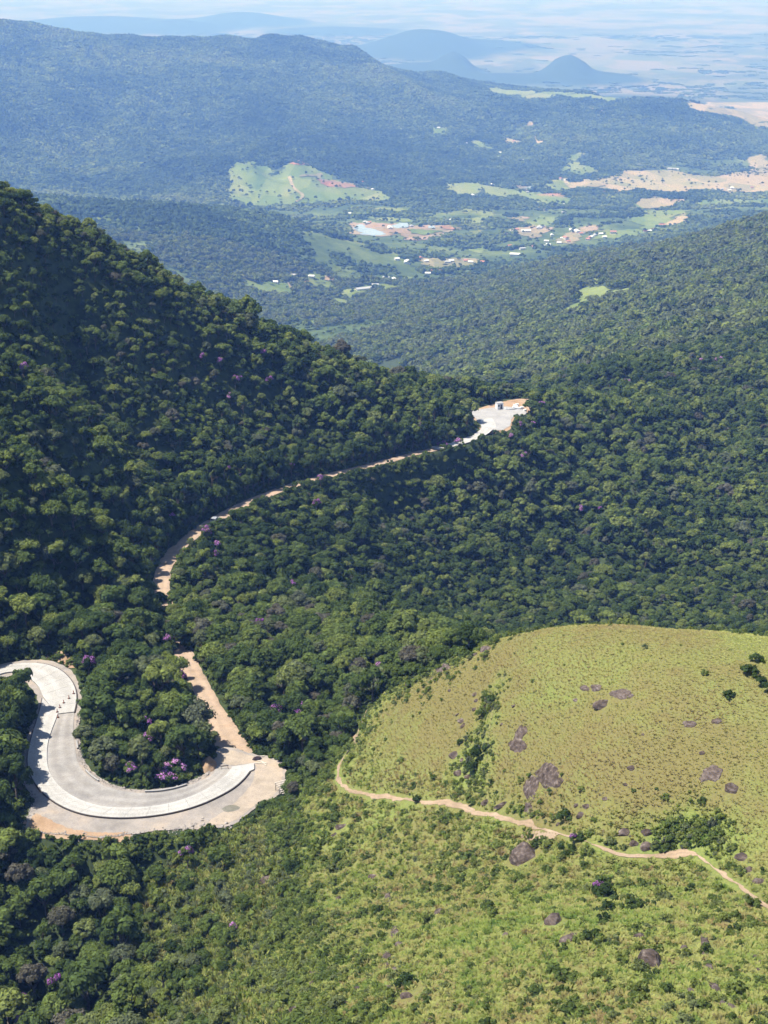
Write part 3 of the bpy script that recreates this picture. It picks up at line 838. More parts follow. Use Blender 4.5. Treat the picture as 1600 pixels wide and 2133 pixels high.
# ------------------------------------------------------------------ fields, pastures and ponds of the valley
def zc(off, sc, pts): return [(off[0] + x / sc, off[1] + y / sc) for x, y in pts]
A3, A4, A2 = ((400, 300), 2.667), ((1000, 300), 2.667), ((800, 0), 2.0)
FIELDS = [
 ("pasture", M_PASTURE, A3, [(205,100),(280,105),(330,95),(440,150),(480,170),(520,115),(640,115),(730,160),(800,200),(930,235),(1010,250),(1110,315),(1000,320),(900,315),(700,320),(560,335),(300,345),(215,310),(235,240),(205,160)]),
 ("field", M_MEADOW, A3, [(950,403),(1250,418),(1240,440),(1000,420)]), ("field", M_MEADOW, A3, [(990,352),(1240,362),(1100,382)]),
 ("bare_ground", M_PINK, A3, [(860,452),(960,438),(1130,446),(1490,458),(1480,482),(1270,532),(1200,528),(1150,495),(1060,515),(900,500)]),
 ("field", M_PASTURE, A3, [(1390,225),(1600,212),(1600,275),(1450,280)]), ("field", M_MEADOW, A3, [(1480,358),(1560,362),(1530,388)]),
 ("field", M_PASTURE, A3, [(1450,440),(1600,408),(1600,447)]), ("field", M_MEADOW, A3, [(1535,490),(1610,478),(1610,512)]), ("field", M_PASTURE, A3, [(1525,588),(1610,580),(1610,612)]),
 ("field", M_PASTURE, A3, [(290,768),(540,780),(560,832),(430,825),(330,800)]),
 ("bare_ground", M_PINK, A3, [(1250,636),(1590,636),(1600,682),(1400,692),(1300,672)]), ("field", M_MEADOW, A3, [(1160,728),(1220,742),(1195,768)]),
 ("field", M_PASTURE, A3, [(1040,778),(1155,790),(1080,832)]), ("field", M_PASTURE, A3, [(920,800),(1000,788),(980,832),(880,862),(800,830)]), ("field", M_PASTURE, A3, [(775,855),(890,880),(820,905)]),
 ("field", M_PINK, A3, [(725,738),(805,745),(760,768)]), ("field", M_PASTURE, A3, [(600,985),(710,985),(650,1010)]),
 ("field", M_MEADOW, A4, [(480,72),(600,45),(560,76),(500,102)]), ("field", M_MEADOW, A4, [(440,130),(500,102),(590,110),(675,145),(560,172),(470,157)]),
 ("field", M_PASTURE, A4, [(340,240),(380,205),(490,190),(520,250),(420,262)]),
 ("ripe_field", M_TAN, A4, [(500,237),(520,210),(740,178),(700,232),(560,242)]),
 ("ripe_field", M_TAN, A4, [(690,252),(750,190),(800,150),(1080,150),(1180,170),(1280,180),(1500,150),(1640,125),(1640,262),(1400,277),(1280,252),(1100,267),(900,252),(780,267)]),
 ("ripe_field", M_TAN, A4, [(808,357),(860,315),(960,293),(1132,315),(1090,342),(950,357)]), ("field", M_PASTURE, A4, [(1160,337),(1250,310),(1640,303),(1640,332),(1300,342)]),
 ("field", M_PASTURE, A4, [(840,420),(940,373),(1152,368),(1030,440),(990,482),(900,467)]), ("ripe_field", M_TAN, A4, [(1015,452),(1140,380),(1152,412),(1080,462)]),
 ("field", M_PASTURE, A4, [(0,442),(85,385),(0,378)]), ("bare_ground", M_PINK, A4, [(150,412),(272,403),(250,432)]), ("field", M_MEADOW, A4, [(248,442),(330,400),(432,408),(400,452),(320,467)]),
 ("bare_ground", M_PINK, A4, [(120,490),(260,450),(420,470),(300,525)]), ("bare_ground", M_PINK, A4, [(430,545),(480,498),(600,450),(690,452),(560,502),(500,560)]),
 ("field", M_MEADOW, A4, [(795,582),(860,550),(1005,538),(960,568),(860,584)]), ("field", M_PASTURE, A4, [(600,530),(700,490),(880,470),(990,500),(760,520)]),
 ("field", M_MEADOW, A4, [(530,835),(580,800),(680,798),(712,830),(650,892),(560,872)]), ("field", M_PASTURE, A4, [(700,832),(845,800),(800,842),(720,868)]), ("field", M_PASTURE, A4, [(440,942),(520,890),(645,880),(560,925)]),
 ("field", M_PASTURE, A4, [(0,225),(170,250),(340,275),(500,300),(470,342),(330,332),(200,290),(60,300)]), ("bare_ground", M_PINK, A4, [(160,225),(290,238),(260,265)]), ("bare_ground", M_RED, A4, [(290,285),(450,272),(485,302)]),
 ("field", M_PASTURE, A4, [(-10,570),(35,580),(-5,605)]), ("field", M_PASTURE, A4, [(650,738),(725,750),(660,782)]), ("field", M_PASTURE, A4, [(345,990),(390,985),(400,1000)]),
 ("pasture", M_MEADOW, A2, [(430,363),(500,373),(650,383),(820,388),(1010,413),(960,422),(820,402),(600,407),(440,387)]), ("bare_ground", M_TAN, A2, [(838,438),(925,466),(880,458)]),
 ("bare_ground", M_PINK, A2, [(605,508),(632,520),(598,526)]), ("bare_ground", M_TAN, A2, [(628,538),(668,602),(638,592)]), ("field", M_PASTURE, A2, [(190,530),(262,528),(250,556),(210,562)]),
 ("field", M_PASTURE, A2, [(360,588),(410,588),(455,622),(390,612)]), ("bare_ground", M_TAN, A2, [(480,568),(572,590),(520,602)]),
 ("ripe_field", M_TAN, A2, [(1250,425),(1640,430),(1640,530),(1530,522),(1490,490),(1300,462)]),
 ("bare_ground", M_TAN, A2, [(1515,655),(1600,640),(1600,700),(1530,700)]),
]
OVER = [
 ("red_cutting", M_RED, A3, [(548,112),(605,82),(642,116),(580,122)]), ("red_cutting", M_RED, A3, [(690,200),(830,212),(940,240),(850,250),(740,232)]),
 ("pond", M_WATER, A3, [(905,478),(930,466),(1090,500),(1060,513),(960,507)]), ("pond", M_WATER, A3, [(1105,458),(1200,450),(1195,467),(1120,470)]), ("pond", M_WATER, A3, [(1300,462),(1350,458),(1340,475)]),
 ("pond", M_WATER, A4, [(240,245),(330,240),(400,268),(330,268)]), ("field", M_PASTURE, A3, [(1210,478),(1400,490),(1300,512),(1220,500)]),
 ("field", M_RED, A3, [(1380,462),(1490,460),(1470,480),(1400,480)]),
]
FPOLY = []
def far_patch(name, m, A, pts, lift, reg=True):
    px = np.array(zc(*A, pts), float)
    if len(px) > 5: px = np.concatenate([px]); 
    ctr = px.mean(0); n_ = len(px)
    # irregular outline: subdivide and wobble a little
    Q = []
    for a, b in zip(px, np.roll(px, -1, axis=0)):
        for t in np.arange(0, 1, 1 / 8): Q.append(a + (b - a) * t)
    Q = np.array(Q); Q[:, 0] += 5 * fbm(Q[:, 0], Q[:, 1], 9, 3); Q[:, 1] += 1.6 * fbm(Q[:, 0] + 99, Q[:, 1], 9, 3)
    g = cast(Q[:, 0], Q[:, 1]); g = g[~np.isnan(g[:, 0])]
    if len(g) < 4: return
    P = g[:, :2]
    sc_ = np.ptp(P, axis=0).min()
    P = P + np.random.default_rng(len(FPOLY)).normal(0, min(10, sc_ * .04), P.shape)
    if reg: FPOLY.append(P)
    x0, y0 = P.min(0); x1, y1 = P.max(0)
    cx = max((x1 - x0) / 60, 6); cy_ = max((y1 - y0) / 60, 8)
    gx, gy = np.meshgrid(np.arange(x0, x1 + cx, cx), np.arange(y0, y1 + cy_, cy_))
    ok = inside(gx, gy, P)
    idx = np.arange(gx.size).reshape(gx.shape)
    q = np.stack([idx[:-1, :-1], idx[:-1, 1:], idx[1:, 1:], idx[1:, :-1]], -1).reshape(-1, 4)
    k_ = ok.ravel()[q].sum(1) >= 2; q = q[k_]
    if not len(q): return
    us = np.unique(q); rm = np.zeros(gx.size, int); rm[us] = np.arange(len(us))
    if name == "pond": zz = np.full(gx.shape, float(np.median(H(gx[ok], gy[ok]))) + lift)
    else: zz = H(gx, gy) + lift
    o = obj(name, np_mesh(name, np.stack([gx, gy, zz], -1).reshape(-1, 3)[us], rm[q], [m], True))
    tag(o, kind='structure')
for nm_, m_, A_, pts in FIELDS: far_patch(nm_, m_, A_, pts, 1.2)
for nm_, m_, A_, pts in OVER: far_patch(nm_, m_, A_, pts, 3.0, False)
def far_track(pts, A, w, m, name="dirt_track"):
    px = np.array(zc(*A, pts), float); g = cast(px[:, 0], px[:, 1]); g = smooth_line(g, 40); g[:, 2] = 0
    tag(obj(name, ribbon(name, g, w, m, lambda x, y, t: float(H(x, y)) + 3.5, .6, 2)), kind='structure')
far_track([(600,185),(680,182),(730,160),(690,195),(830,213),(960,243),(1015,256)], A3, 6, M_PINK)
far_track([(540,185),(560,250),(630,290),(575,328)], A3, 5, M_TAN)
far_track([(545,780),(560,820),(600,830)], A3, 5, M_PINK)
far_track([(470,190),(480,225),(515,250)], A4, 8, M_TAN)
far_track([(960,600),(975,630)], A4, 5, M_PINK)
far_track([(1010,445),(940,380),(700,250)], A4, 5, M_PASTURE)
# the lake far out on the plain
def plain_patch(name, px, m, lift):
    P = np.array(px, float); d = pdir(P[:, 0], P[:, 1]); g = (d * ((-869.0 + lift) / d[:, 2])[:, None])
    v = [(p[0], p[1], p[2] + ZC) for p in g]
    o = obj(name, np_mesh(name, v, [list(range(len(v) - 1, -1, -1))], [m]))
    if o.data.polygons[0].normal.z < 0: o.data.flip_normals()
    tag(o, kind='structure')
M_LAKE = flatm("lake_sky_glare", (.62, .64, .64), .5, .4)  # white sky reflection put into the lake's base colour
plain_patch("lake", [(378,46),(420,47),(462,53),(478,60),(440,62),(415,58),(400,52)], M_LAKE, 3)
plain_patch("lake", [(315,43),(345,44),(342,48),(318,47)], M_LAKE, 3)
FBB = [(P[:, 0].min() - 60, P[:, 0].max() + 60, P[:, 1].min() - 90, P[:, 1].max() + 60) for P in FPOLY]
def FIELD_OK(x, y, pad=4.0):
    ok = np.ones(len(x), bool)
    for P, b in zip(FPOLY, FBB):
        m = (x > b[0]) & (x < b[1]) & (y > b[2]) & (y < b[3])
        if m.any():
            xx, yy = x[m], y[m]
            ok[m] &= ~(inside(xx, yy, P) | inside(xx, yy + 25, P) | (poly_sd(xx, yy, P) < pad * np.random.default_rng(len(xx)).normal(0, 3, len(xx))))
    return ok
# ------------------------------------------------------------------ foliage
def ico(sub):
    import bmesh as bm_
    b = bm_.new(); bm_.ops.create_icosphere(b, subdivisions=sub, radius=1.0)
    v = np.array([p.co[:] for p in b.verts]); f = np.array([[q.index for q in t.verts] for t in b.faces]); b.free()
    return v, f
ICO1, ICO2, ICO3 = ico(1), ico(2), ico(3)
def leaf_quads(c, nrm, size, r, aspect=.8):
    n = len(c)
    nrm = nrm / (np.linalg.norm(nrm, axis=1)[:, None] + 1e-9)
    t = np.cross(nrm, r.normal(size=(n, 3))); t /= np.linalg.norm(t, axis=1)[:, None] + 1e-9
    b = np.cross(nrm, t)
    s = size[:, None]
    v = np.stack([c - t * s * .5, c + b * s * .36 * aspect, c + t * s * .5, c - b * s * .36 * aspect], 1).reshape(-1, 3)
    return v, np.arange(4 * n).reshape(n, 4)
def crown_lobes(r, n_lobe, flatness=.62, spread=.72):
    L = []
    for k in range(n_lobe):
        for _ in range(30):
            a = r.uniform(0, 2 * math.pi); q = math.sqrt(r.uniform(0, 1)) * spread
            h = math.sqrt(max(0, 1 - (q / spread) ** 2)) * flatness * r.uniform(.55, 1.05)
            p = np.array([q * math.cos(a), q * math.sin(a), h])
            if all(np.linalg.norm(p - l[0]) > .24 for l in L): break
        L.append((p, r.uniform(.24, .40)))
    return L
def crown_mesh(name, seed, n_leaf, n_lobe, size, mats, flatness=.62, core=True, base=1.45, up=.35):
    """a broad-leaved crown of radius ~1 whose lobes are covered in leaf sprays; base = height of the crown's foot"""
    r = np.random.default_rng(seed)
    L = crown_lobes(r, n_lobe, flatness)
    V, F, S, Mi = [], [], [], []; nb = 0
    per = n_leaf // n_lobe
    for p, rad in L:
        d = r.normal(size=(per, 3)); d[:, 2] = np.abs(d[:, 2]) * 1.0 - .42 * r.random(per); d /= np.linalg.norm(d, axis=1)[:, None]
        rr = rad * (r.uniform(.72, 1.08, per) + (r.random(per) < .08) * .22)
        c = p + d * rr[:, None] * np.array([1, 1, .8])
        nn = d + np.array([0, 0, up]) + r.normal(0, .26, (per, 3))
        v, f = leaf_quads(c, nn, size * r.uniform(.7, 1.4, per), r)
        V.append(v); F += (f + nb).tolist(); nb += len(v)
        S.append(np.repeat(r.uniform(.72, 1.3, per) * r.uniform(.8, 1.2), 4)); Mi += [0] * per
        if core:
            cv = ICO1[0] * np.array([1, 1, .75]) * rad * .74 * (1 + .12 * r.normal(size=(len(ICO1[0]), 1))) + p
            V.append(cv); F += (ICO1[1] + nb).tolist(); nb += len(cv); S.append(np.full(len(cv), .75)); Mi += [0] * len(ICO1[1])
    V = np.concatenate(V); V[:, 2] += base
    return np_mesh(name, V, F, mats, False, Mi, {'shade': ('POINT', np.concatenate(S))}), L
def trunk_mesh(name, seed, L, base=1.45):
    r = np.random.default_rng(seed + 900); mb = MB()
    lean = Vector((r.uniform(-.12, .12), r.uniform(-.12, .12), 0))
    fork = Vector((0, 0, base * .62)) + lean
    mb.tube((0, 0, -.5), tuple(fork), .075, .055, 6)
    for p, rad in L[:5]:
        e = Vector((p[0], p[1], p[2] + base - .05))
        k = fork + (e - fork) * .5 + Vector((0, 0, -.08))
        mb.tube(tuple(fork), tuple(k), .042, .03, 5); mb.tube(tuple(k), tuple(e), .03, .012, 5)
    return mb.mesh(name, [M_BARK], True)
def join_np(name, meshes):
    """one mesh out of several (for trees that stay part of the wood)"""
    V, F, S, Mi, mats = [], [], [], [], []; nb = 0
    for me in meshes:
        co = np.empty(len(me.vertices) * 3, dtype=np.float32); me.vertices.foreach_get("co", co); co = co.reshape(-1, 3)
        mm = []
        for m in me.materials:
            if m not in mats: mats.append(m)
            mm.append(mats.index(m))
        F += [[i + nb for i in p.vertices] for p in me.polygons]; Mi += [mm[p.material_index] for p in me.polygons]
        sh = np.ones(len(co), dtype=np.float32)
        if 'shade' in me.attributes: me.attributes['shade'].data.foreach_get("value", sh)
        V.append(co); S.append(sh); nb += len(co)
    return np_mesh(name, np.concatenate(V), F, mats, False, Mi, {'shade': ('POINT', np.concatenate(S))})
NEAR = []
for k in range(7):
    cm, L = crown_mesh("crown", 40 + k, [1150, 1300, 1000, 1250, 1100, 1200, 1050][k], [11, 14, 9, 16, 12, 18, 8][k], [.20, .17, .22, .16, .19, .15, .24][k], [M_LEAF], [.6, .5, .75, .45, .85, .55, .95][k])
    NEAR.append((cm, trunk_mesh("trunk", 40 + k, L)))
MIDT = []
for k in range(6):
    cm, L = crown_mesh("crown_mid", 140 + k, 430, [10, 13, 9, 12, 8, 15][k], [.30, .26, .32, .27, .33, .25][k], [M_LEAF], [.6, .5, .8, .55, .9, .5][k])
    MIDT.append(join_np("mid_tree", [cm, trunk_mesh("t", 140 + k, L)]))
FART = []
for k in range(6):
    cm, L = crown_mesh("crown_far", 240 + k, 110, [8, 10, 7, 9, 6, 11][k], [.50, .46, .54, .46, .56, .42][k], [M_LEAF], [.6, .5, .8, .55, .9, .5][k])
    FART.append(cm)
def clump_mesh(seed, R, nt):
    """a patch of distant wood: many small lumpy crowns"""
    r = np.random.default_rng(seed); V, F, S = [], [], []; nb = 0
    P = []
    while len(P) < nt:
        a = r.uniform(0, 6.283); q = math.sqrt(r.random()) * R
        P.append((q * math.cos(a), q * math.sin(a)))
    for x, y in P:
        rad = r.uniform(3.4, 6.2)
        v = ICO1[0] * rad * np.array([1, 1, .8]) * (1 + .22 * r.normal(size=(len(ICO1[0]), 1))) + np.array([x, y, r.uniform(-1, 3.5)])
        V.append(v); F.append(ICO1[1] + nb); nb += len(v); S.append(np.full(len(v), r.uniform(.6, 1.45)))
    return np_mesh("wood_clump", np.concatenate(V), np.concatenate(F), [M_LEAF], False, None, {'shade': ('POINT', np.concatenate(S))})
CLUMP = [clump_mesh(300 + k, 24, 26) for k in range(6)]

def scatter(name, pts, rot, scl, idx, tint, meshes, kind='stuff'):
    n = len(pts)
    me = bpy.data.meshes.new(name)
    me.vertices.add(n); me.vertices.foreach_set("co", np.asarray(pts, dtype=np.float32).ravel())
    for an, typ, arr, key in (('rot', 'FLOAT_VECTOR', rot, 'vector'), ('scl', 'FLOAT_VECTOR', scl, 'vector'), ('tint', 'FLOAT', tint, 'value')):
        a = me.attributes.new(an, typ, 'POINT'); a.data.foreach_set(key, np.asarray(arr, dtype=np.float32).ravel())
    a = me.attributes.new('idx', 'INT', 'POINT'); a.data.foreach_set('value', np.asarray(idx, dtype=np.int32))
    me.update()
    o = obj(name, me)
    ng = bpy.data.node_groups.new(name + "_scatter", 'GeometryNodeTree')
    ng.interface.new_socket("Geometry", in_out='INPUT', socket_type='NodeSocketGeometry')
    ng.interface.new_socket("Geometry", in_out='OUTPUT', socket_type='NodeSocketGeometry')
    nn = ng.nodes; gi = nn.new('NodeGroupInput'); go = nn.new('NodeGroupOutput')
    ip = nn.new('GeometryNodeInstanceOnPoints'); jn = nn.new('GeometryNodeJoinGeometry')
    for s in meshes:
        src = bpy.data.objects.new(s.name + "_source", s)     # never linked to the scene
        oi = nn.new('GeometryNodeObjectInfo'); oi.inputs['Object'].default_value = src; oi.inputs['As Instance'].default_value = False
        gt = nn.new('GeometryNodeGeometryToInstance')
        ng.links.new(oi.outputs['Geometry'], gt.inputs[0]); ng.links.new(gt.outputs[0], jn.inputs[0])
    def na(an, typ):
        q = nn.new('GeometryNodeInputNamedAttribute'); q.data_type = typ; q.inputs['Name'].default_value = an
        return [s for s in q.outputs if s.enabled and s.name == 'Attribute'][0]
    ng.links.new(gi.outputs[0], ip.inputs['Points']); ng.links.new(jn.outputs[0], ip.inputs['Instance'])
    ip.inputs['Pick Instance'].default_value = True
    ng.links.new(na('idx', 'INT'), ip.inputs['Instance Index'])
    e2r = nn.new('FunctionNodeEulerToRotation')
    ng.links.new(na('rot', 'FLOAT_VECTOR'), e2r.inputs[0]); ng.links.new(e2r.outputs[0], ip.inputs['Rotation'])
    ng.links.new(na('scl', 'FLOAT_VECTOR'), ip.inputs['Scale'])
    ng.links.new(ip.outputs[0], go.inputs[0])
    md = o.modifiers.new("scatter", 'NODES'); md.node_group = ng
    return tag(o, kind=kind)

# ---- where the trees stand
def jitter_grid(x0, x1, y0, y1, cell, r):
    nx = max(1, int((x1 - x0) / cell)); ny = max(1, int((y1 - y0) / cell))
    gx, gy = np.meshgrid(x0 + (np.arange(nx) + .5) * cell, y0 + (np.arange(ny) + .5) * cell)
    return gx.ravel() + r.uniform(-.48, .48, gx.size) * cell, gy.ravel() + r.uniform(-.48, .48, gx.size) * cell
def road_clear(x, y, pad=0.0):
    """distance-based mask: True where a tree may stand"""
    ok = np.ones(len(x), bool); m = y < 330
    ok[m] &= poly_sd(x[m], y[m], BEDS) > 1.3 + pad
    m = (y > 200) & (y < 640) & (x < 120) & (x > -110)
    d, _ = seg_dist(x[m], y[m], DIRT[::3]); ok[m] &= (d > 3.6 + pad) | ((y[m] > 296) & (y[m] < 331))
    m = (y > 520) & (y < 660)
    ok[m] &= poly_sd(x[m], y[m], PAD_BED) > 1.5 + pad
    for P in SOILS:
        m = (np.abs(x - P[:, 0].mean()) < 40) & (np.abs(y - P[:, 1].mean()) < 40)
        if m.any(): ok[m] &= poly_sd(x[m], y[m], P) > .6
    m = (y > 820) & (y < 960)
    ok[m] &= poly_sd(x[m], y[m], PAD2) > 3
    return ok
def tint_of(x, y, r):
    t = .38 + .32 * fbm(x, y, 55, 3) + r.normal(0, .2, len(x))
    t = np.where(r.random(len(x)) < .10, r.uniform(.66, .82, len(x)), t)
    t = np.where(r.random(len(x)) < .045, r.uniform(.84, 1.0, len(x)), t)
    return np.clip(t, 0, 1)
rt = np.random.default_rng(21)
x, y = jitter_grid(-170, 300, 95, 500, 2.95, rt)
ok = (np.abs(x) < .42 * y + 14) & ~inside(x, y, GRASS) & ~inside(x, y, SCRUB) & (rt.random(len(x)) < .93)
x, y = x[ok], y[ok]; ok = road_clear(x, y); x, y = x[ok], y[ok]
size = rt.lognormal(math.log(2.05), .29, len(x)) * (1 + .2 * fbm(x, y, 30, 2)); size = np.clip(size * (1 - .24 * sstep(300, 420, y)), 1.0, 4.0)
NT = dict(x=x, y=y, s=size, t=np.clip(tint_of(x, y, rt) + .16 * sstep(380, 250, y) * sstep(-90, -30, x), 0, 1))
# the wood thins out into the scrub with smaller trees
x2, y2 = jitter_grid(-75, 20, 110, 260, 3.0, rt)
ok = inside(x2, y2, SCRUB) & ~inside(x2, y2, GRASS); x2, y2 = x2[ok], y2[ok]
ok = (rt.random(len(x2)) < .62 * sstep(2, 15, poly_sd(x2, y2, GRASS))) & road_clear(x2, y2); x2, y2 = x2[ok], y2[ok]
for q_, v_ in (('x', x2), ('y', y2), ('s', rt.lognormal(math.log(1.35), .25, len(x2))), ('t', np.clip(tint_of(x2, y2, rt) + .1, 0, .86))): NT[q_] = np.concatenate([NT[q_], v_])
x, y = jitter_grid(-400, 560, 500, 1000, 3.6, rt)
ok = (np.abs(x) < .42 * y + 14) & (rt.random(len(x)) < .95); x, y = x[ok], y[ok]; ok = road_clear(x, y); x, y = x[ok], y[ok]
MT = dict(x=x, y=y, s=np.clip(rt.lognormal(math.log(2.35), .3, len(x)), 1.4, 5), t=tint_of(x, y, rt))
x, y = jitter_grid(-700, 1000, 1000, 2900, 9.2, rt)
ok = (np.abs(x) < .36 * y + 14); x, y = x[ok], y[ok]
FT = dict(x=x, y=y, s=np.clip(rt.lognormal(math.log(5.5), .25, len(x)), 3, 9), t=np.clip(tint_of(x, y, rt) * .8 + .40, 0, .84))
k_ = (FT['y'] < 1500) | (FT['x'] > .12 * FT['y']) & (rt.random(len(x)) < .93) | (fbm(x, y, 120, 4) < .30)
for q in list(FT): FT[q] = FT[q][k_]
# ------------------------------------------------------------------ rocks on the hill
def rock_mesh(seed, flat, rough, sub=3, sharp=.35):
    r = np.random.default_rng(seed); v = (ICO3 if sub == 3 else ICO2)[0].copy(); f = (ICO3 if sub == 3 else ICO2)[1]
    o = r.uniform(0, 50, 3)
    n = np.array([fbm(v[:, 0] + o[0] + v[:, 2] * .7, v[:, 1] + o[1] - v[:, 2] * .6, .9, 4)]).T
    v = v * (1 + rough * n)
    for _ in range(12):                                  # broken faces
        d = r.normal(size=3); d[2] = abs(d[2]) * .8; d /= np.linalg.norm(d); c = r.uniform(.45, .85)
        t = v @ d - c; v = v - np.outer(np.maximum(t, 0) * (1 - sharp * .3), d)
    k = np.sin(v[:, 2] * 11 + n[:, 0] * 6) * .02
    v[:, :2] *= (1 + k)[:, None]
    v[:, 2] *= flat
    return np_mesh("rock", v, f, [M_ROCKD], False)
ROCKM = [rock_mesh(700 + k, [.7, .85, .6, .75, .9, .65][k], [.5, .4, .6, .45, .5, .55][k]) for k in range(6)]
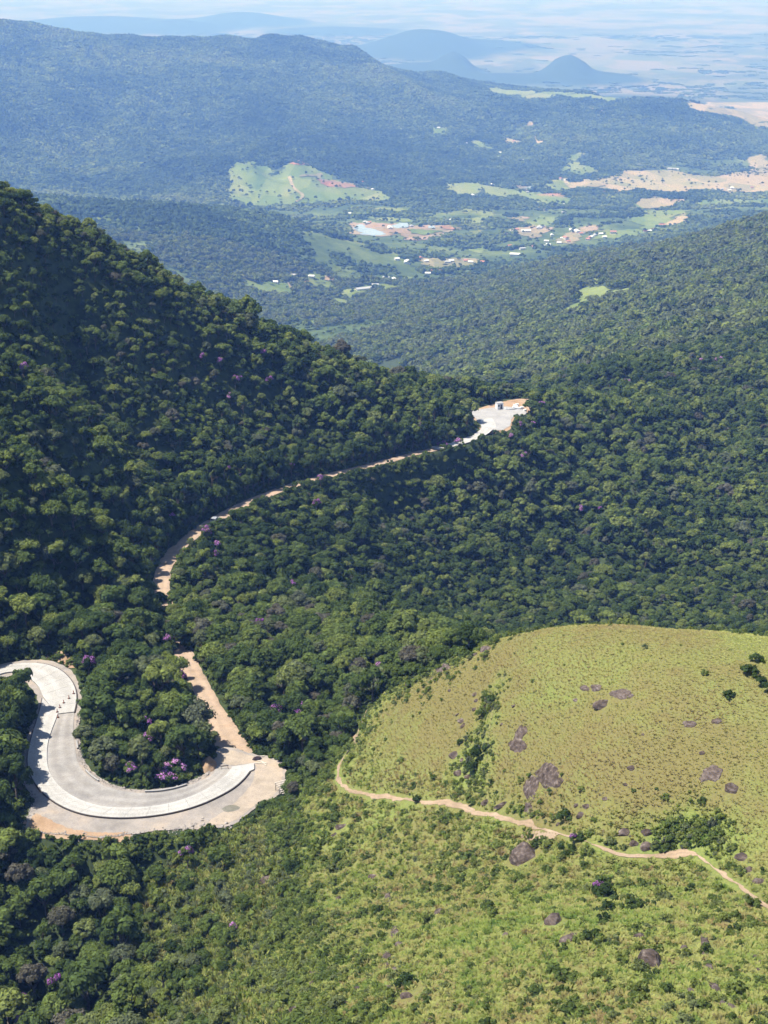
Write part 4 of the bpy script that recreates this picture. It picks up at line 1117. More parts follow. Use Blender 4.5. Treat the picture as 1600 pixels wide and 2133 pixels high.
# photo pixel, half width, half height, mesh set, turn, label
ROCKS = [
 (1090,1784,35,40,'r',.3,"huge brown boulder with a flat pale top just below the hiking trail"),
 (1152,1922,17,30,'r',-.5,"long tilted brown rock with layered lower edge on the lower grass slope"),
 (1180,1958,16,15,'r',-.4,"layered stub at the lower end of the long tilted rock"),
 (1198,1948,9,7,'r',.2,"small pale stone against the lower end of the long tilted rock"),
 (1352,2004,27,32,'r',0,"round dark boulder standing alone in the grass low on the slope"),
 (1330,1949,11,9,'r',0,"small grey rock just above the round dark boulder"),
 (1425,1976,10,12,'r',.3,"half buried grey rock beside the round dark boulder"),
 (1468,1968,7,32,'s',-.1,"upper half of the long narrow rock rib running down the slope"),
 (1476,2014,10,15,'s',.1,"broad lower end of the upper rock rib"),
 (1490,2060,9,22,'s',-.4,"lower narrow rock rib running down the slope"),
 (1506,2092,8,10,'r',0,"pale stone at the foot of the lower rock rib"),
 (1523,2096,7,11,'r',.2,"dark stone at the very foot of the lower rock rib"),
 (1585,2006,9,8,'r',0,"pale rock near the edge of the slope, beside the narrow rock rib"),
 (1571,1994,7,6,'r',0,"flat stone just above the pale rock beside the narrow rib"),
 (1577,2020,6,5,'r',0,"little stone just below the pale rock beside the narrow rib"),
 (1441,2050,6,7,'r',0,"pair stone, the upper dark one left of the lower rock rib"),
 (1439,2063,7,6,'r',.4,"pair stone, the lower one left of the lower rock rib"),
 (917,1901,14,16,'r',.2,"dark block with a pale cracked top in the middle of the lower slope"),
 (927,1931,6,7,'r',0,"small pinkish stone just below the dark cracked block"),
 (566,1832,10,24,'r',.1,"tall upright brown rock at the edge of the scrub"),
 (593,1848,11,13,'r',.5,"squat brown rock beside the tall upright one"),
 (625,2104,12,21,'r',0,"grey jagged rock at the very bottom of the slope beside the scrub"),
 (652,2050,10,8,'r',.3,"grey ledge above the jagged rock at the bottom"),
 (651,2026,5,9,'r',0,"reddish upright stone above the grey ledge"),
 (705,1873,8,10,'r',0,"reddish stone half hidden in grass below the trail bend"),
 (777,1826,7,10,'r',0,"brown upright stone in the middle of the slope below the trail"),
 (712,1722,8,19,'r',0,"dark rock rib just below the first bend of the trail"),
 (697,1738,7,6,'r',0,"dark stone at the foot of the rock rib below the trail bend"),
 (808,1868,5,22,'s',0,"upper piece of the broken rock line down the middle slope"),
 (822,1945,6,22,'s',0,"middle piece of the broken rock line down the slope"),
 (805,1998,6,24,'s',.1,"lower left piece of the broken rock line down the slope"),
 (832,1968,8,12,'r',0,"purplish block beside the broken rock line"),
 (822,2018,6,10,'r',0,"dark stone at the lower end of the broken rock line"),
 (810,2058,9,9,'r',0,"dark squat rock below the broken rock line"),
 (745,2062,9,8,'r',0,"brown rock between scrub and the broken rock line"),
 (719,2090,7,9,'r',0,"small dark rock with a pale top near the bottom of the slope"),
 (848,2076,8,22,'r',.1,"dark upright rock under a bush at the bottom of the slope"),
 (896,2128,8,8,'r',0,"dark stone at the bottom border of the slope"),
 (1055,1948,8,12,'r',.3,"small brown rock left of the long tilted rock"),
 (887,1950,5,8,'r',0,"dim stone below the dark cracked block"),
 (1255,1468,20,15,'r',0,"rounded grey boulder high on the dome"),
 (1295,1446,26,11,'s',0,"pale flat outcrop above the rounded dome boulder"),
 (1242,1433,14,7,'s',0,"pale low outcrop on top of the dome, left of the flat one"),
 (1218,1434,11,6,'s',.2,"dull low outcrop at the upper left of the dome outcrops"),
 (1199,1458,7,5,'r',0,"small stone below the dull low outcrop"),
 (1084,1528,12,20,'s',.4,"upper limb of the hooked brown outcrop on the dome"),
 (1078,1552,20,17,'s',.1,"lower limb of the hooked brown outcrop on the dome"),
 (1140,1614,26,25,'s',.3,"broad bare brown rock face in the middle of the dome"),
 (1158,1630,15,12,'s',.1,"lower right shelf of the broad brown rock face"),
 (1106,1642,15,30,'s',.1,"steep bare brown rock face next to the broad one"),
 (1100,1684,11,12,'s',0,"small brown apron below the steep rock face"),
 (1048,1676,8,19,'r',0,"dark upright rock above the trail"),
 (1012,1672,10,12,'r',.3,"dark rock lip where the faint path meets the trail"),
 (1482,1612,26,17,'s',-.5,"upper part of the lumpy grey outcrop on the right flank of the dome"),
 (1523,1641,19,17,'r',0,"lower lump of the grey outcrop on the right flank of the dome"),
 (1463,1568,7,8,'r',0,"small stone above the lumpy grey outcrop"),
 (1314,1600,9,10,'r',0,"single grey stone in dry grass in the middle of the dome"),
 (1437,1509,16,7,'s',0,"low pale slab high on the right flank of the dome"),
 (1493,1503,12,6,'s',0,"brown low slab at the end of the dirt scar"),
 (1339,1530,4,4,'r',0,"tiny white stone in dry grass on the dome"),
 (1303,1634,6,5,'r',0,"tiny reddish stone in the dome grass"),
 (1261,1663,7,4,'r',0,"tiny flat grey stone in the dome grass above the trail"),
 (1221,1680,9,10,'r',0,"grey stone, right one of the pair above the trail"),
 (1209,1697,11,9,'r',0,"pale stone, lower one of the pair above the trail"),
 (1201,1678,6,7,'r',0,"dull stone, left one of the pair above the trail"),
 (1299,1734,12,16,'r',0,"dark grey rock, left one of the group in the hollow"),
 (1346,1734,13,14,'r',.2,"dark grey rock, right one of the group in the hollow"),
 (1320,1756,11,9,'r',0,"pale rock, middle one of the group in the hollow"),
 (1346,1764,13,9,'r',.4,"broken pale rock, lowest of the group in the hollow"),
 (1163,1716,6,5,'r',0,"pinkish stone in the bushes above the trail"),
 (990,1446,7,5,'r',0,"pale grey stone, topmost of the stone trail by the green gully"),
 (992,1459,6,6,'r',0,"pale grey stone, second of the stone trail by the green gully"),
 (1010,1470,7,7,'r',0,"pale grey stone, right one of the stone trail by the green gully"),
 (989,1477,7,5,'r',0,"pale grey stone, lowest of the stone trail by the green gully"),
 (962,1500,12,5,'r',.2,"flat pale stone left of the green gully"),
 (966,1510,9,5,'r',0,"flat pale stone under the first one left of the green gully"),
 (954,1488,3,6,'r',0,"thin pale stone left of the green gully"),
 (850,1426,9,5,'r',-.2,"dark stone alone on the left shoulder of the dome"),
 (899,1413,5,4,'r',0,"small dark stone on the left shoulder of the dome"),
 (937,1438,5,5,'r',0,"reddish stone on the left shoulder of the dome"),
 (922,1392,18,8,'s',-.3,"purplish low outcrop under the lone bush on the crest"),
 (1010,1352,13,6,'s',-.2,"purplish low outcrop on the crest of the dome"),
 (991,1363,6,5,'r',0,"dark stone below the crest outcrop"),
 (946,1572,14,10,'r',0,"brown rock at the top of the rocky patch beside the green gully"),
 (962,1583,7,7,'r',0,"pale stone in the rocky patch beside the green gully"),
 (956,1609,12,7,'r',0,"dark rock at the foot of the rocky patch beside the green gully"),
 (975,1617,10,6,'r',.4,"dark flat rock lowest in the rocky patch beside the green gully"),
 (1045,1508,5,5,'r',0,"white stone right of the green gully"),
 (1071,1471,5,6,'r',0,"grey stone on the dome, right of the faint path"),
 (1543,1785,13,10,'r',.3,"upper stone of the earth bank beside the trail"),
 (1560,1812,11,9,'r',0,"middle stone of the earth bank beside the trail"),
 (1582,1836,12,9,'r',.5,"lower stone of the earth bank beside the trail"),
]
RKX = []
def i_light(sd): return ROCKS[sd][1] < 1500 or 'pale' in ROCKS[sd][6] or 'grey' in ROCKS[sd][6]
def outcrop(px, py, hw_, hh_, turn, mpp, sd):
    """bare rock that lies in the slope: an uneven sheet with a broken rim, hugging the ground"""
    r = np.random.default_rng(sd); na, nr_ = 40, 7
    ph = r.uniform(0, 6.28, 5); am = r.uniform(.02, .12, 5) / np.array([1, 1, 1.3, 1.6, 2])
    th = np.linspace(0, 2 * np.pi, na, endpoint=False)
    rim = 1 + sum(am[k] * np.sin((k + 2) * th + ph[k]) for k in range(5)) + r.normal(0, .05, na)
    R = np.linspace(0, 1, nr_ + 1)[1:]
    X = (np.outer(R, rim * np.cos(th))).ravel() * max(hw_, min(hw_ * 1.45, 10)); Y_ = (np.outer(R, rim * np.sin(th))).ravel() * hh_
    ca, sa = math.cos(turn), math.sin(turn)
    PX = px + np.concatenate([[0], X * ca - Y_ * sa]); PY = py + np.concatenate([[0], X * sa + Y_ * ca])
    g = cast(PX, PY); rr = np.concatenate([[0], np.repeat(R, na)])
    if np.isnan(g).any(): g = np.where(np.isnan(g), np.nanmean(g, axis=0), g)
    hgt = min(.6, max(.36, .32 * min(hw_, hh_) * mpp)); 
    bump_ = .5 * fbm(g[:, 0], g[:, 1], .9, 4) + .35 * np.floor(2.5 * fbm(g[:, 0] + 7, g[:, 1] * .7, 2.0, 2)) / 2.5
    g[:, 2] += np.where(rr > .99, -.12, hgt * ((1 - rr ** 4) * .8 + .8 * bump_ * (1 - rr ** 3)))
    f = [(0, 1 + k, 1 + (k + 1) % na) for k in range(na)]
    for q in range(nr_ - 1):
        b0 = 1 + q * na
        f += [(b0 + k, b0 + na + k, b0 + na + (k + 1) % na, b0 + (k + 1) % na) for k in range(na)]
    c = g[0].copy(); me = np_mesh("rock", g - c, f, [M_ROCK if i_light(sd) else M_ROCKD], False)
    if me.polygons[0].normal.z < 0: me.flip_normals()
    o = obj("rock", me, loc=c)
    return o, max(hw_, hh_) * mpp * .8
_rp = cast(*np.array([(r_[0], r_[1]) for r_ in ROCKS], float).T)
for i, ((px, py, hw_, hh_, kind_, turn, lab), g) in enumerate(zip(ROCKS, _rp)):
    if np.isnan(g[0]): continue
    _, _, dep = project(g[0], g[1], g[2]); mpp = dep / FPX
    e = .8; gx_ = (H(g[0] + e, g[1]) - H(g[0] - e, g[1])) / (2 * e); gy_ = (H(g[0], g[1] + e) - H(g[0], g[1] - e)) / (2 * e)
    nrm = Vector((-float(gx_), -float(gy_), 1)).normalized()
    if kind_ == 's':
        o, r_m = outcrop(px, py, hw_, hh_, turn, mpp, i)
        tag(o, lab, "rock", "rocks on the grassy hill"); RKX.append((g[0], g[1], r_m)); continue
    me = ROCKM[i % 6]; sc = (hw_ * mpp * 1.3, max(hw_, hh_ * .9) * mpp * 1.25, min(hh_, hw_ * 1.1) * mpp * .95)
    if hh_ > hw_ * 1.4: sc = (hw_ * mpp * 1.4, hh_ * mpp * 1.35, hh_ * mpp * .6)
    if py < 1760: sc = tuple(v_ * .85 for v_ in sc[:2]) + (sc[2] * .68,)
    o = obj("rock", me); o.location = g + np.array([0, 0, sc[2] * .22]); o.scale = sc
    q = nrm.to_track_quat('Z', 'Y') if kind_ == 's' else (nrm * .5 + Vector((0, 0, .5))).normalized().to_track_quat('Z', 'Y')
    o.rotation_euler = (Matrix.Rotation(turn, 3, nrm) @ q.to_matrix() @ Matrix.Rotation(0 if True else 0, 3, 'Z')).to_euler()
    tag(o, lab, "rock", "rocks on the grassy hill")
    RKX.append((g[0], g[1], max(sc[0], sc[1])))
RKX = np.array(RKX)
def rock_clear(x, y, k=.85):
    ok = np.ones(len(x), bool)
    for a, b, r in RKX:
        m = np.abs(x - a) < r * 2 + 1
        xx = x[m] - a; yy = y[m] - b; yy = np.where(yy < 0, yy * .62, yy)
        ok[m] &= np.hypot(xx, yy) > r * k + .08
    return ok
# ------------------------------------------------------------------ grass tussocks and low scrub
def tuft_mesh(seed, n, h, spread, var=.3):
    r = np.random.default_rng(seed); V, F, S = [], [], []
    for k in range(n):
        a = r.uniform(0, 6.283); q = r.uniform(.05, 1) * spread * .55
        b0 = np.array([q * math.cos(a), q * math.sin(a), -.08]); tip = np.array([math.cos(a) * spread * r.uniform(.6, 1.3), math.sin(a) * spread * r.uniform(.6, 1.3), h * r.uniform(.5, 1.1)])
        w = .055 * r.uniform(.7, 1.6); s = np.array([-math.sin(a), math.cos(a), 0]) * w
        md_ = b0 * .45 + tip * .55 + np.array([0, 0, h * .22])
        i = len(V); V += [b0 - s * .6, b0 + s * .6, md_ + s, md_ - s, tip]; F += [[i, i + 1, i + 2, i + 3], [i + 3, i + 2, i + 4]]
        S += [r.uniform(1 - var, 1 + var)] * 5
    return np_mesh("grass_tuft", V, F, [M_GRASS], False, None, {'shade': ('POINT', S)})
TUFTS = [tuft_mesh(500 + k, [16, 20, 14, 24][k], [.34, .5, .28, .6][k], [.42, .45, .5, .55][k]) for k in range(4)]
TURF = [tuft_mesh(520 + k, [22, 26, 20, 28][k], [.3, .4, .26, .45][k], [.45, .5, .5, .55][k], .12) for k in range(4)]
BUSH = []
for k in range(4):
    cm, L = crown_mesh("bush_leaves", 600 + k, [190, 240, 160, 220][k], [7, 9, 5, 8][k], [.34, .30, .40, .32][k], [M_LEAF], [.6, .5, .8, .7][k], base=.25)
    BUSH.append(cm)
rg = np.random.default_rng(31)
x, y = jitter_grid(-60, 95, 85, 250, .44, rg)
ok = inside(x, y, GRASS) & (np.abs(x) < .33 * y + 4); x, y = x[ok], y[ok]
dtr, _ = seg_dist(x, y, TRAIL[::4]); ok = (dtr > .75) & rock_clear(x, y); x, y = x[ok], y[ok]
dm = sstep(3, -6, poly_sd(x, y, DOME))
edge = sstep(-14, 0, poly_sd(x, y, GRASS))
gul = np.maximum(np.maximum(sstep(2, -1.5, poly_sd(x, y, GULLY)), sstep(2, -1.5, poly_sd(x, y, HOLLOW))), sstep(1, -1, poly_sd(x, y, LOWG)))
n1 = .65 * fbm(x, y, 9, 4) + .6 * fbm(x + 40, y, 26, 3); n2 = fbm(x, y, 2.2, 3)
shr = rg.random(len(x)) < np.clip(.065 * (1 - dm) + .12 * edge + .13 * n1 * (1 - .85 * dm) + .45 * gul, .002, .6)
keep_t = (~shr) & (rg.random(len(x)) < .5 + .46 * dm)
tx, ty = x[keep_t], y[keep_t]
tt = np.clip(.46 + .27 * dm[keep_t] + .30 * n1[keep_t] + (.28 - .2 * dm[keep_t]) * n2[keep_t] + rg.normal(0, .12, len(tx)) * (1 - .65 * dm[keep_t]) - .2 * edge[keep_t] - .45 * gul[keep_t] - .14 * dm[keep_t] * sstep(36, 62, tx), 0, 1)
sz = rg.uniform(.65, 1.35, len(tx)) * (1.02 - .50 * dm[keep_t])
n = len(tx)
scatter("grass", np.stack([tx, ty, H(tx, ty)], -1), np.stack([rg.normal(0, .15, n), rg.normal(0, .15, n), rg.uniform(0, 6.28, n)], -1), np.stack([sz, sz, sz * rg.uniform(.8, 1.3, n) * (.72 - .42 * dm[keep_t])], -1), rg.integers(0, 4, n) + 4 * (rg.random(n) < dm[keep_t]), tt, TUFTS + TURF)
bx, by = x[shr], y[shr]; bs = rg.lognormal(math.log(.5), .35, len(bx)) * (1.0 - .35 * dm[shr] + .5 * edge[shr] + .08 * gul[shr])
bt = rg.uniform(.35, .84, len(bx)) + .08 * gul[shr]
# grass between the scrub bushes
qx_, qy_ = jitter_grid(-60, 15, 120, 240, .8, rg)
k_ = inside(qx_, qy_, SCRUB) & ~inside(qx_, qy_, GRASS) & road_clear(qx_, qy_, -1) & (rg.random(len(qx_)) < .85); qx_, qy_ = qx_[k_], qy_[k_]; n = len(qx_); qs = rg.uniform(.9, 1.7, n)
scatter("scrub_grass", np.stack([qx_, qy_, H(qx_, qy_)], -1), np.stack([rg.normal(0, .15, n), rg.normal(0, .15, n), rg.uniform(0, 6.28, n)], -1), np.stack([qs, qs, qs * rg.uniform(1.0, 1.9, n)], -1), rg.integers(0, 4, n), np.clip(rg.normal(.44, .14, n), 0, .8), TUFTS)
# scrub between the hill and the wood, and along the verges
x, y = jitter_grid(-75, 30, 110, 300, 1.55, rg)
ok = (inside(x, y, SCRUB) & ~inside(x, y, GRASS)); ok &= road_clear(x, y, -1.0)
sx, sy = x[ok], y[ok]; ss = rg.lognormal(math.log(.85), .32, len(sx)); st_ = np.clip(.70 + .3 * fbm(sx, sy, 12, 3) + rg.normal(0, .15, len(sx)), 0, .86)
x, y = jitter_grid(-115, 60, 195, 520, 1.3, rg)
m1 = poly_sd(x, y, BEDS); d1, _ = seg_dist(x, y, DIRT[::3])
ok = ((m1 > .5) & (m1 < 9) & (d1 > 3.0)) | ((d1 > 3.1) & (d1 < 6.5) & (m1 > .5)); ok &= ~inside(x, y, GRASS) & ~inside(x, y, SCRUB)
vx, vy = x[ok], y[ok]; vs_ = np.minimum(rg.lognormal(math.log(.85), .35, len(vx)), np.maximum(np.minimum(m1[ok], d1[ok] - 2.4), .35)); vt = rg.uniform(.1, .8, len(vx))
ux, uy = jitter_grid(-110, 20, 130, 330, 2.0, rg)
ok = ~inside(ux, uy, GRASS) & ~inside(ux, uy, SCRUB) & road_clear(ux, uy, -.6) & (np.abs(ux) < .33 * uy + 6); ux, uy = ux[ok], uy[ok]
ux2, uy2 = jitter_grid(-260, 160, 330, 660, 2.9, rg)
ok = road_clear(ux2, uy2, -.9) & (np.abs(ux2) < .33 * uy2 + 6) & (ux2 < .12 * uy2 + 20) & ~inside(ux2, uy2, GRASS); ux = np.concatenate([ux, ux2[ok]]); uy = np.concatenate([uy, uy2[ok]])
us_ = np.where(uy > 330, 1.35, 1.0) * rg.lognormal(math.log(1.15), .3, len(ux)); ut = rg.uniform(.05, .6, len(ux))
X = np.concatenate([bx, sx, vx, ux]); Y_ = np.concatenate([by, sy, vy, uy]); S_ = np.concatenate([bs, ss, vs_, us_]); T_ = np.concatenate([bt, st_, vt, ut]); n = len(X)
scatter("undergrowth", np.stack([X, Y_, H(X, Y_) - .12 * S_], -1), np.stack([rg.normal(0, .1, n), rg.normal(0, .1, n), rg.uniform(0, 6.28, n)], -1), np.stack([S_, S_, S_ * rg.uniform(.8, 1.4, n)], -1), rg.integers(0, 4, n), T_, BUSH)
print("GRASS", len(tx), n)
# ------------------------------------------------------------------ trees one can tell apart
BLX = []
BLOOM = []
def bloom_mesh(seed, L, frac, n, size=.20, base=1.45):
    r = np.random.default_rng(seed); V, F, S = [], [], []; nb = 0
    idx = r.permutation(len(L))[:max(2, int(len(L) * frac))]
    for k in idx:
        p, rad = L[k]
        d = r.normal(size=(n, 3)); d[:, 2] = np.abs(d[:, 2]); d /= np.linalg.norm(d, axis=1)[:, None]
        c = p + d * (rad * r.uniform(.95, 1.16, n))[:, None] * np.array([1, 1, .8])
        v, f = leaf_quads(c, d + r.normal(0, .3, (n, 3)), size * r.uniform(.6, 1.3, n), r); v[:, 2] += base
        V.append(v); F.append(f + nb); nb += len(v); S.append(np.repeat(r.uniform(.7, 1.3, n), 4))
    return np_mesh("blossoms", np.concatenate(V), np.concatenate(F), [M_BLOOM], False, None, {'shade': ('POINT', np.concatenate(S))})
FLW = []
for k in range(5):
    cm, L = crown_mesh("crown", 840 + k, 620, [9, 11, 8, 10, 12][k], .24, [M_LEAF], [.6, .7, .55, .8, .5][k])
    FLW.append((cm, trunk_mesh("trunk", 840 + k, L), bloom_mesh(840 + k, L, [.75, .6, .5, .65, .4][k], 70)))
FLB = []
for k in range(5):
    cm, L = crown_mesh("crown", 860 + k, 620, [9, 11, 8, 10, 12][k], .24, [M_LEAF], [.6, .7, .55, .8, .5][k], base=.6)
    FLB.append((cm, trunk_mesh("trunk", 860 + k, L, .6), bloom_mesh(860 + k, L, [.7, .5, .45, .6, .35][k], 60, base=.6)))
# photo pixel of the blossoms, crown radius in metres, which form, label
FL = [
 (343,1612,2.3,0,"largest purple flowering tree inside the hairpin, its lower clump"), (362,1588,2.3,3,"purple flowering tree inside the hairpin just behind the largest one"), (272,1590,1.6,1,"purple flowering tree at the inner edge of the hairpin, left of the largest one"),
 (305,1528,1.5,0,"small purple flowering tree in the middle of the hairpin wood"), (304,1497,1.3,3,"small purple flowering tree just above the middle one in the hairpin wood"), (183,1374,1.6,1,"dark purple flowering tree near the top of the hairpin, by the bare bank"),
 (352,1327,1.5,0,"purple flowering tree in the dark gap above the dirt road"), (380,1410,1.2,3,"small purple flowering tree at the left verge of the dirt road"), (497,1393,1.4,1,"purple flowering tree on the slope right of the dirt road"),
 (570,1472,1.9,2,"pale purple flowering tree above the turning place"), (630,1470,1.8,2,"pale purple flowering tree next to the grassy hill, above the turning place"), (795,1385,1.6,4,"dull purple flowering tree at the wood's edge by the dome shoulder"),
 (358,1073,1.8,0,"bright purple flowering tree on the dark slope above the road bend"), (430,1104,1.7,3,"purple flowering tree beside the parked car"), (454,1131,1.7,0,"purple flowering tree below the parked car"), (450,1150,1.2,1,"small purple flowering tree, lowest of those below the parked car"),
 (660,1043,1.6,1,"purple flowering tree on the slope right below the shaded road"), (668,992,1.7,0,"purple flowering tree at the verge of the road in the middle of its straight"), (606,965,1.5,0,"purple flowering tree on the shaded slope above the road straight"),
 (507,989,1.9,3,"pale pink flowering tree on the shaded slope above the road"), (475,968,1.4,1,"small purple flowering tree up slope of the pale pink one"), (422,1006,1.6,1,"purple flowering tree in the shaded wood left of the pale pink one"),
 (550,731,2.0,0,"purple flowering tree just under the ridge line"), (332,578,2.2,3,"purple flowering tree high on the ridge, near its top"), (287,549,1.5,1,"small purple flowering tree higher on the ridge, near its top"),
 (490,786,1.7,1,"purple flowering tree on the upper shaded face"), (480,822,1.5,2,"dull purple flowering tree on the middle of the shaded face"), (420,740,1.5,1,"purple flowering tree on the upper face, left of the gully rim"), (459,748,1.8,0,"violet flowering tree on the upper face"),
 (48,760,1.6,1,"small purple flowering tree on the near spur at the left"), (560,787,1.8,1,"purple flowering tree under the ridge line, right of the violet one"), (498,785,1.3,4,"faint purple flowering tree in the shaded face"),
 (875,884,2.0,0,"bright pink flowering tree in the wood left of the lookout pad"), (902,884,1.8,2,"dull purple flowering tree next to the bright pink one"), (957,916,2.2,0,"bright purple flowering tree beside the paved road by the lookout"), (922,921,2.4,3,"purple flowering tree overhanging the paved road end"),
 (1004,816,2.4,0,"bright purple flowering tree behind the lookout pad"), (1040,804,2.6,2,"broad mauve flowering tree on the spur top behind the pad"), (1138,821,2.6,3,"purple flowering tree at the right end of the spur top"), (1128,838,1.8,4,"pinkish flowering tree at the corner of the orange soil"),
 (1066,906,1.6,0,"purple flowering tree just below the lookout pad"), (1086,881,1.5,1,"small pink flowering tree right of the lookout pad"), (1208,1056,2.0,1,"purple flowering tree alone in the middle of the dark bowl"), (1250,1058,1.3,4,"faint purple flowering tree near the one alone in the bowl"),
 (1095,945,2.0,2,"grey purple flowering tree in the bowl below the pad"), (1165,886,1.6,4,"faint pink flowering tree in the wood right of the pad"), (1110,880,1.4,4,"dull pink flowering tree near the right edge of the pad"),
 (490,1925,1.1,0,"bright purple flowering bush in the scrub at the foot of the slope"), (46,2080,1.3,0,"bright purple flowering tree at the bottom corner of the wood"), (42,2124,1.1,1,"dark purple flowering tree below the bright one in the bottom corner"), (388,1772,1.5,2,"dull purple flowering tree below the stone heap"),
 (112,2035,1.6,4,"pale grey tree with few purple flowers in the bottom wood"), (1248,1838,.9,1,"pink flowering bush beside a dark bush below the trail"), (1196,1738,.7,1,"pink flowering bush beside the trail above the huge boulder"), (1263,1842,.5,4,"smaller pink bush right of the flowering bush below the trail"),
 (1500,746,3.2,2,"mauve flowering tree at the roadside pad on the far slope"), (1462,748,3.0,2,"dark mauve flowering tree left of the roadside pad"), (1308,790,2.6,4,"faint pink flowering tree on the right slope"), (440,1311,1.4,4,"faint purple flowering tree above the dirt road's hidden bend"),
 (555,1356,1.4,4,"faint pink flowering tree in the middle of the near slope"), (542,1290,1.3,4,"faint purple flowering tree up slope in the near wood"), (612,1212,1.4,4,"dull purple flowering tree in the near wood above the bowl"),
]
def ground_of(px, py, lift):
    """foot of a plant whose top, lift metres up, is seen at the pixel"""
    g = cast([px], [py])[0]
    d = pdir(px, py)
    for _ in range(6):
        y0 = g[1] - lift / max(.12, -d[2] / d[1] + 0.0) * .5
        # walk along the sight line until it is lift above the ground
        ys = np.linspace(g[1] * .9, g[1], 400)
        zz = ZC + d[2] / d[1] * ys - H(d[0] / d[1] * ys, ys)
        k = np.argmin(np.abs(zz - lift)); yy = ys[k]; xx = d[0] / d[1] * yy
        return np.array([xx, yy, float(H(xx, yy))])
rf = np.random.default_rng(8)
for px, py, R, fm, lab in FL:
    bushy = ("hairpin" in lab and "top" not in lab) or "bush" in lab or "overhanging" in lab
    top = 2.3 * R if "bush" in lab else 2.6 if bushy else max(2.05 * R, 5.0)
    g = ground_of(px, py, top * .88)
    root = empty("flowering_tree", g - np.array([0, 0, .15 * R]), rf.uniform(0, 6.28)); root.scale = (R, R, top / (1.35 if bushy else 2.1))
    c, t, b = (FLB if bushy else FLW)[fm]
    for nm_, me in (("trunk", t), ("crown", c), ("blossoms", b)):
        o = obj(nm_, me, root); o["tint"] = float(np.clip(rf.normal(.4 if nm_ == "crown" else .75 if 'inside the hairpin' in lab else .5, .2), 0, 1))
    tag(root, lab, "tree", "purple flowering trees")
    BLX.append((g[0], g[1], R))
BLX = np.array(BLX)
def bloom_clear(d):
    ok = np.ones(len(d['x']), bool)
    for a, b, R in BLX:
        ok &= np.hypot(d['x'] - a, d['y'] - b) > .55 * R + .45 * np.minimum(d['s'], R)
        # what would hide the blossoms from the drone's side
        u = np.array([a, b]) / math.hypot(a, b)
        rx_, ry_ = d['x'] - a, d['y'] - b
        al = -(rx_ * u[0] + ry_ * u[1]); ac = np.abs(rx_ * -u[1] + ry_ * u[0])
        ok &= ~((al > 0) & (al < R * 1.3 + 2.5) & (ac < R * .75 + .4 * d['s']) & (d['s'] * 2.05 > 3.4))
    for k in list(d): d[k] = d[k][ok]
bloom_clear(NT); bloom_clear(MT)
# the drone sees the road here: no crown stands in that view
def sight_clear(d, P, zroad, pad=3):
    px_, py_, dd_ = project(d['x'], d['y'], H(d['x'], d['y']) + 2.0 * d['s'])
    rr_ = d['s'] / dd_ * FPX
    near_ = dd_ < zroad
    sd_ = np.full(len(px_), 99.0); m = (px_ > P[:, 0].min() - 60) & (px_ < P[:, 0].max() + 60) & (py_ > P[:, 1].min() - 60) & (py_ < P[:, 1].max() + 60) & near_
    sd_[m] = poly_sd(px_[m], py_[m], P)
    ok = ~(m & (sd_ < .35 * rr_ + pad))
    for k in list(d): d[k] = d[k][ok]
SIGHT = [(z5([(-60,225),(0,217),(120,200),(230,203),(310,233),(365,285),(390,340),(393,395),(380,640),(440,770),(620,855),(850,860),(1100,765),(1110,640),(1330,670),(1465,740),(1440,850),(1250,985),(1000,1045),(500,1050),(330,1010),(150,820),(145,640),(210,470),(215,410),(170,310),(120,265),(60,245),(0,262),(-60,300)]), 320),
         (np.array([(50,1712),(120,1704),(250,1735),(310,1742),(230,1758),(120,1750),(55,1745)], float), 260), (np.array([(380,1712),(485,1705),(485,1732),(380,1738)], float), 260),
         (np.array([(990,1352),(1120,1322),(1250,1303),(1450,1303),(1600,1338),(1720,1352),(1720,1225),(1100,1225)], float), 330),
         (np.array([(392,1400),(440,1405),(470,1470),(520,1580),(455,1590),(440,1500)], float), 300), (np.array([(316,1200),(340,1160),(362,1165),(350,1200),(338,1232),(320,1236)], float), 380),
         (np.array([(978,852),(1040,845),(1102,838),(1104,856),(1068,870),(1062,892),(1000,892)], float), 640), (np.array([(895,936),(940,918),(975,918),(950,936)], float), 575)]
for P_, z_ in SIGHT: sight_clear(NT, P_, z_); sight_clear(MT, P_, z_)

# trees along the lower verge of the dirt road stay low, so the track reads as one line
RP = np.stack(project(DIRT[60:, 0], DIRT[60:, 1], DIRT[60:, 2] + ZC), -1)[:, :2]
RZ = DIRT[60:, 1]
def verge_low(d):
    px_, py_, dd_ = project(d['x'], d['y'], H(d['x'], d['y']) + 2.0 * d['s'])
    dr_, _ = seg_dist(d['x'], d['y'], DIRT[60::4]); m = np.where((dr_ < 30) & (px_ > RP[:, 0].min() - 20))[0]
    for j in m:
        r_ = d['s'][j] / dd_[j] * FPX
        q = np.hypot(RP[:, 0] - px_[j], (RP[:, 1] - py_[j]))
        k = q.argmin()
        if d['y'][j] < RZ[k] and q[k] < r_ * .9 + 5: d['s'][j] *= .76
verge_low(NT); verge_low(MT)
# tall trees on the bank left of the straight: they shade the lane
bk = np.array([(60,1478),(52,1492),(47,1512),(43,1532),(39,1553),(35,1573),(31,1594),(29,1614),(31,1634),(37,1652),(46,1668),(30,1500),(20,1545),(14,1590),(12,1630)], float)
q_ = hair(bk[:, 0], bk[:, 1]); rb = np.random.default_rng(14)
for k_, v_ in (('x', q_[:, 0] - .9), ('y', q_[:, 1] + .3), ('s', rb.uniform(2.2, 2.9, len(bk))), ('t', rb.uniform(.1, .55, len(bk)))): NT[k_] = np.concatenate([NT[k_], v_])
